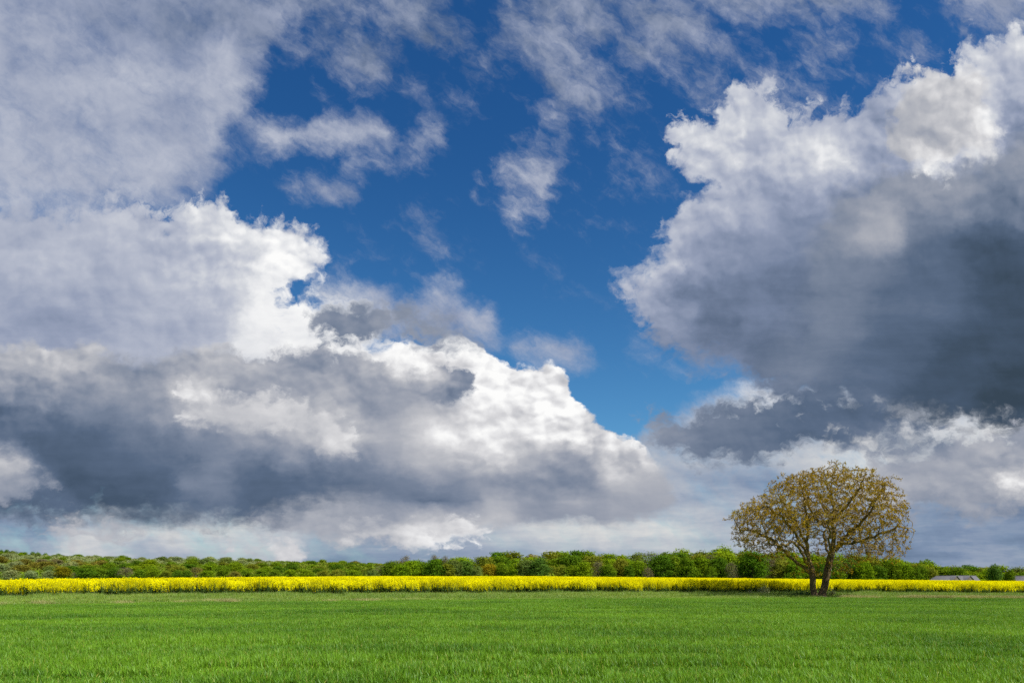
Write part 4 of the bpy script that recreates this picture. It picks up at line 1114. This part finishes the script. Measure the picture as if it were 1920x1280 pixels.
for y in np.arange(312, 400, 8.0):
    for x in np.arange(-0.20 * y, 0.85 * y, 7.0):
        if x / y > 0.63 and y < 330: continue
        pts.append((x + rs.uniform(-3, 3), y + rs.uniform(-3, 3), 0)); rot.append(rs.uniform(0, 6.28)); scl.append(rs.uniform(.5, 1.1) * (1 + (y - 312) / 110))
pts = [(x, y, T(x, y) - .4) for x, y, _ in pts]
scatter('understorey', pts, rot, scl, under_src, 'mixed green understorey closing the woods between the crowns', 'undergrowth')

# ------------------------------------------------------------------ farm roofs beyond the rape, right
def slate(n):
    p = wpos(n); return n.mix(n.noise(p, 1.2, 4.0, 0.6), (0.085, 0.085, 0.095), (0.13, 0.128, 0.135))
def stone(n):
    p = wpos(n); return n.mix(n.noise(p, 2.0, 4.0, 0.6), (0.18, 0.145, 0.115), (0.26, 0.215, 0.17))
mat_slate = diffuse_material('grey_slate', slate, 0.7); mat_stone = diffuse_material('buff_stone', stone, 0.9)
mat_glass = diffuse_material('window_glass', lambda n: n.mix(0.5, (0.02, 0.025, 0.03), (0.03, 0.035, 0.04)), 0.15)
mat_frame = diffuse_material('painted_frame', lambda n: n.mix(0.5, (0.6, 0.6, 0.58), (0.7, 0.7, 0.68)), 0.6)
def box_mesh(name, x0, x1, y0, y1, z0, z1, mat):
    v = np.array([(x, y, z) for z in (z0, z1) for y in (y0, y1) for x in (x0, x1)], float)
    q = np.array([(0,1,3,2)[::-1],(4,5,7,6),(0,1,5,4),(2,3,7,6)[::-1],(0,2,6,4)[::-1],(1,3,7,5)])
    return mesh_np(name, v, [q], [mat])
def farmhouse(px0, px1, ridge_px, Y, gables, label, hip=True):
    x0, x1 = (px0 - 960) / F * Y, (px1 - 960) / F * Y
    cx = (x0 + x1) / 2; z0 = T(cx, Y)
    zr = EYE + (HZ - ridge_px) / F * Y - z0                      # ridge height above its ground
    L2 = (x1 - x0) / 2; ze = zr - 2.3; D = 3.4
    root = empty('farmhouse', (cx, Y + D, z0)); tag(root, label, 'building')
    wall = link(bpy.data.objects.new('wall', box_mesh('wall', -L2 + .25, L2 - .25, -D + .3, D - .3, -0.4, ze, mat_stone)), root)
    hp = 1.9 if hip else 0.0
    v = [(-L2, -D, ze - .05), (L2, -D, ze - .05), (L2, D, ze - .05), (-L2, D, ze - .05), (-L2 + hp, 0, zr), (L2 - .02, 0, zr)]
    roof = link(bpy.data.objects.new('roof', mesh_np('roof', v, [np.array([(0, 1, 5, 4), (2, 3, 4, 5)]), np.array([(3, 0, 4), (1, 2, 5)])], [mat_slate])), root)
    # coping ridge tiles and chimney
    link(bpy.data.objects.new('ridge_tile', box_mesh('ridge_tile', -L2 + hp, L2, -.12, .12, zr - .08, zr + .07, mat_slate)), roof)
    for gx, gw in gables:
        gz = zr - 0.12
        gv = [(gx - gw, -D - .25, ze), (gx + gw, -D - .25, ze), (gx, -D - .25, gz), (gx - gw, -D - .25, -.4), (gx + gw, -D - .25, -.4),
              (gx - gw, -D + .4, -.4), (gx + gw, -D + .4, -.4), (gx - gw, -D + .4, ze), (gx + gw, -D + .4, ze)]
        gb = link(bpy.data.objects.new('gable', mesh_np('gable', gv, [np.array([(3, 4, 1, 0), (5, 3, 0, 7), (4, 6, 8, 1)]), np.array([(0, 1, 2)])], [mat_stone])), root)
        rv_ = [(gx - gw - .15, -D - .4, ze - .12), (gx, -D - .4, gz + .08), (gx + gw + .15, -D - .4, ze - .12), (gx - gw - .15, -.3, ze - .12), (gx, -.3, gz + .08), (gx + gw + .15, -.3, ze - .12)]
        link(bpy.data.objects.new('gable_roof', mesh_np('gable_roof', rv_, [np.array([(0, 1, 4, 3), (1, 2, 5, 4)])], [mat_slate])), gb)
        wn = link(bpy.data.objects.new('window', box_mesh('window', gx - .5, gx + .5, -D - .29, -D - .24, ze - 1.6, ze - .4, mat_frame)), gb)
        link(bpy.data.objects.new('pane', box_mesh('pane', gx - .42, gx + .42, -D - .31, -D - .285, ze - 1.52, ze - .48, mat_glass)), gb)
    return root
farmhouse(1757, 1843, 1078.6, 222, [(-1.2, 2.0), (3.2, 2.0)], 'long grey slate farm roof with two buff gables just above the rapeseed')
farmhouse(1906, 1975, 1079.0, 226, [(0.5, 2.0)], 'grey slate roof cut off by the right edge of the photo', hip=False)
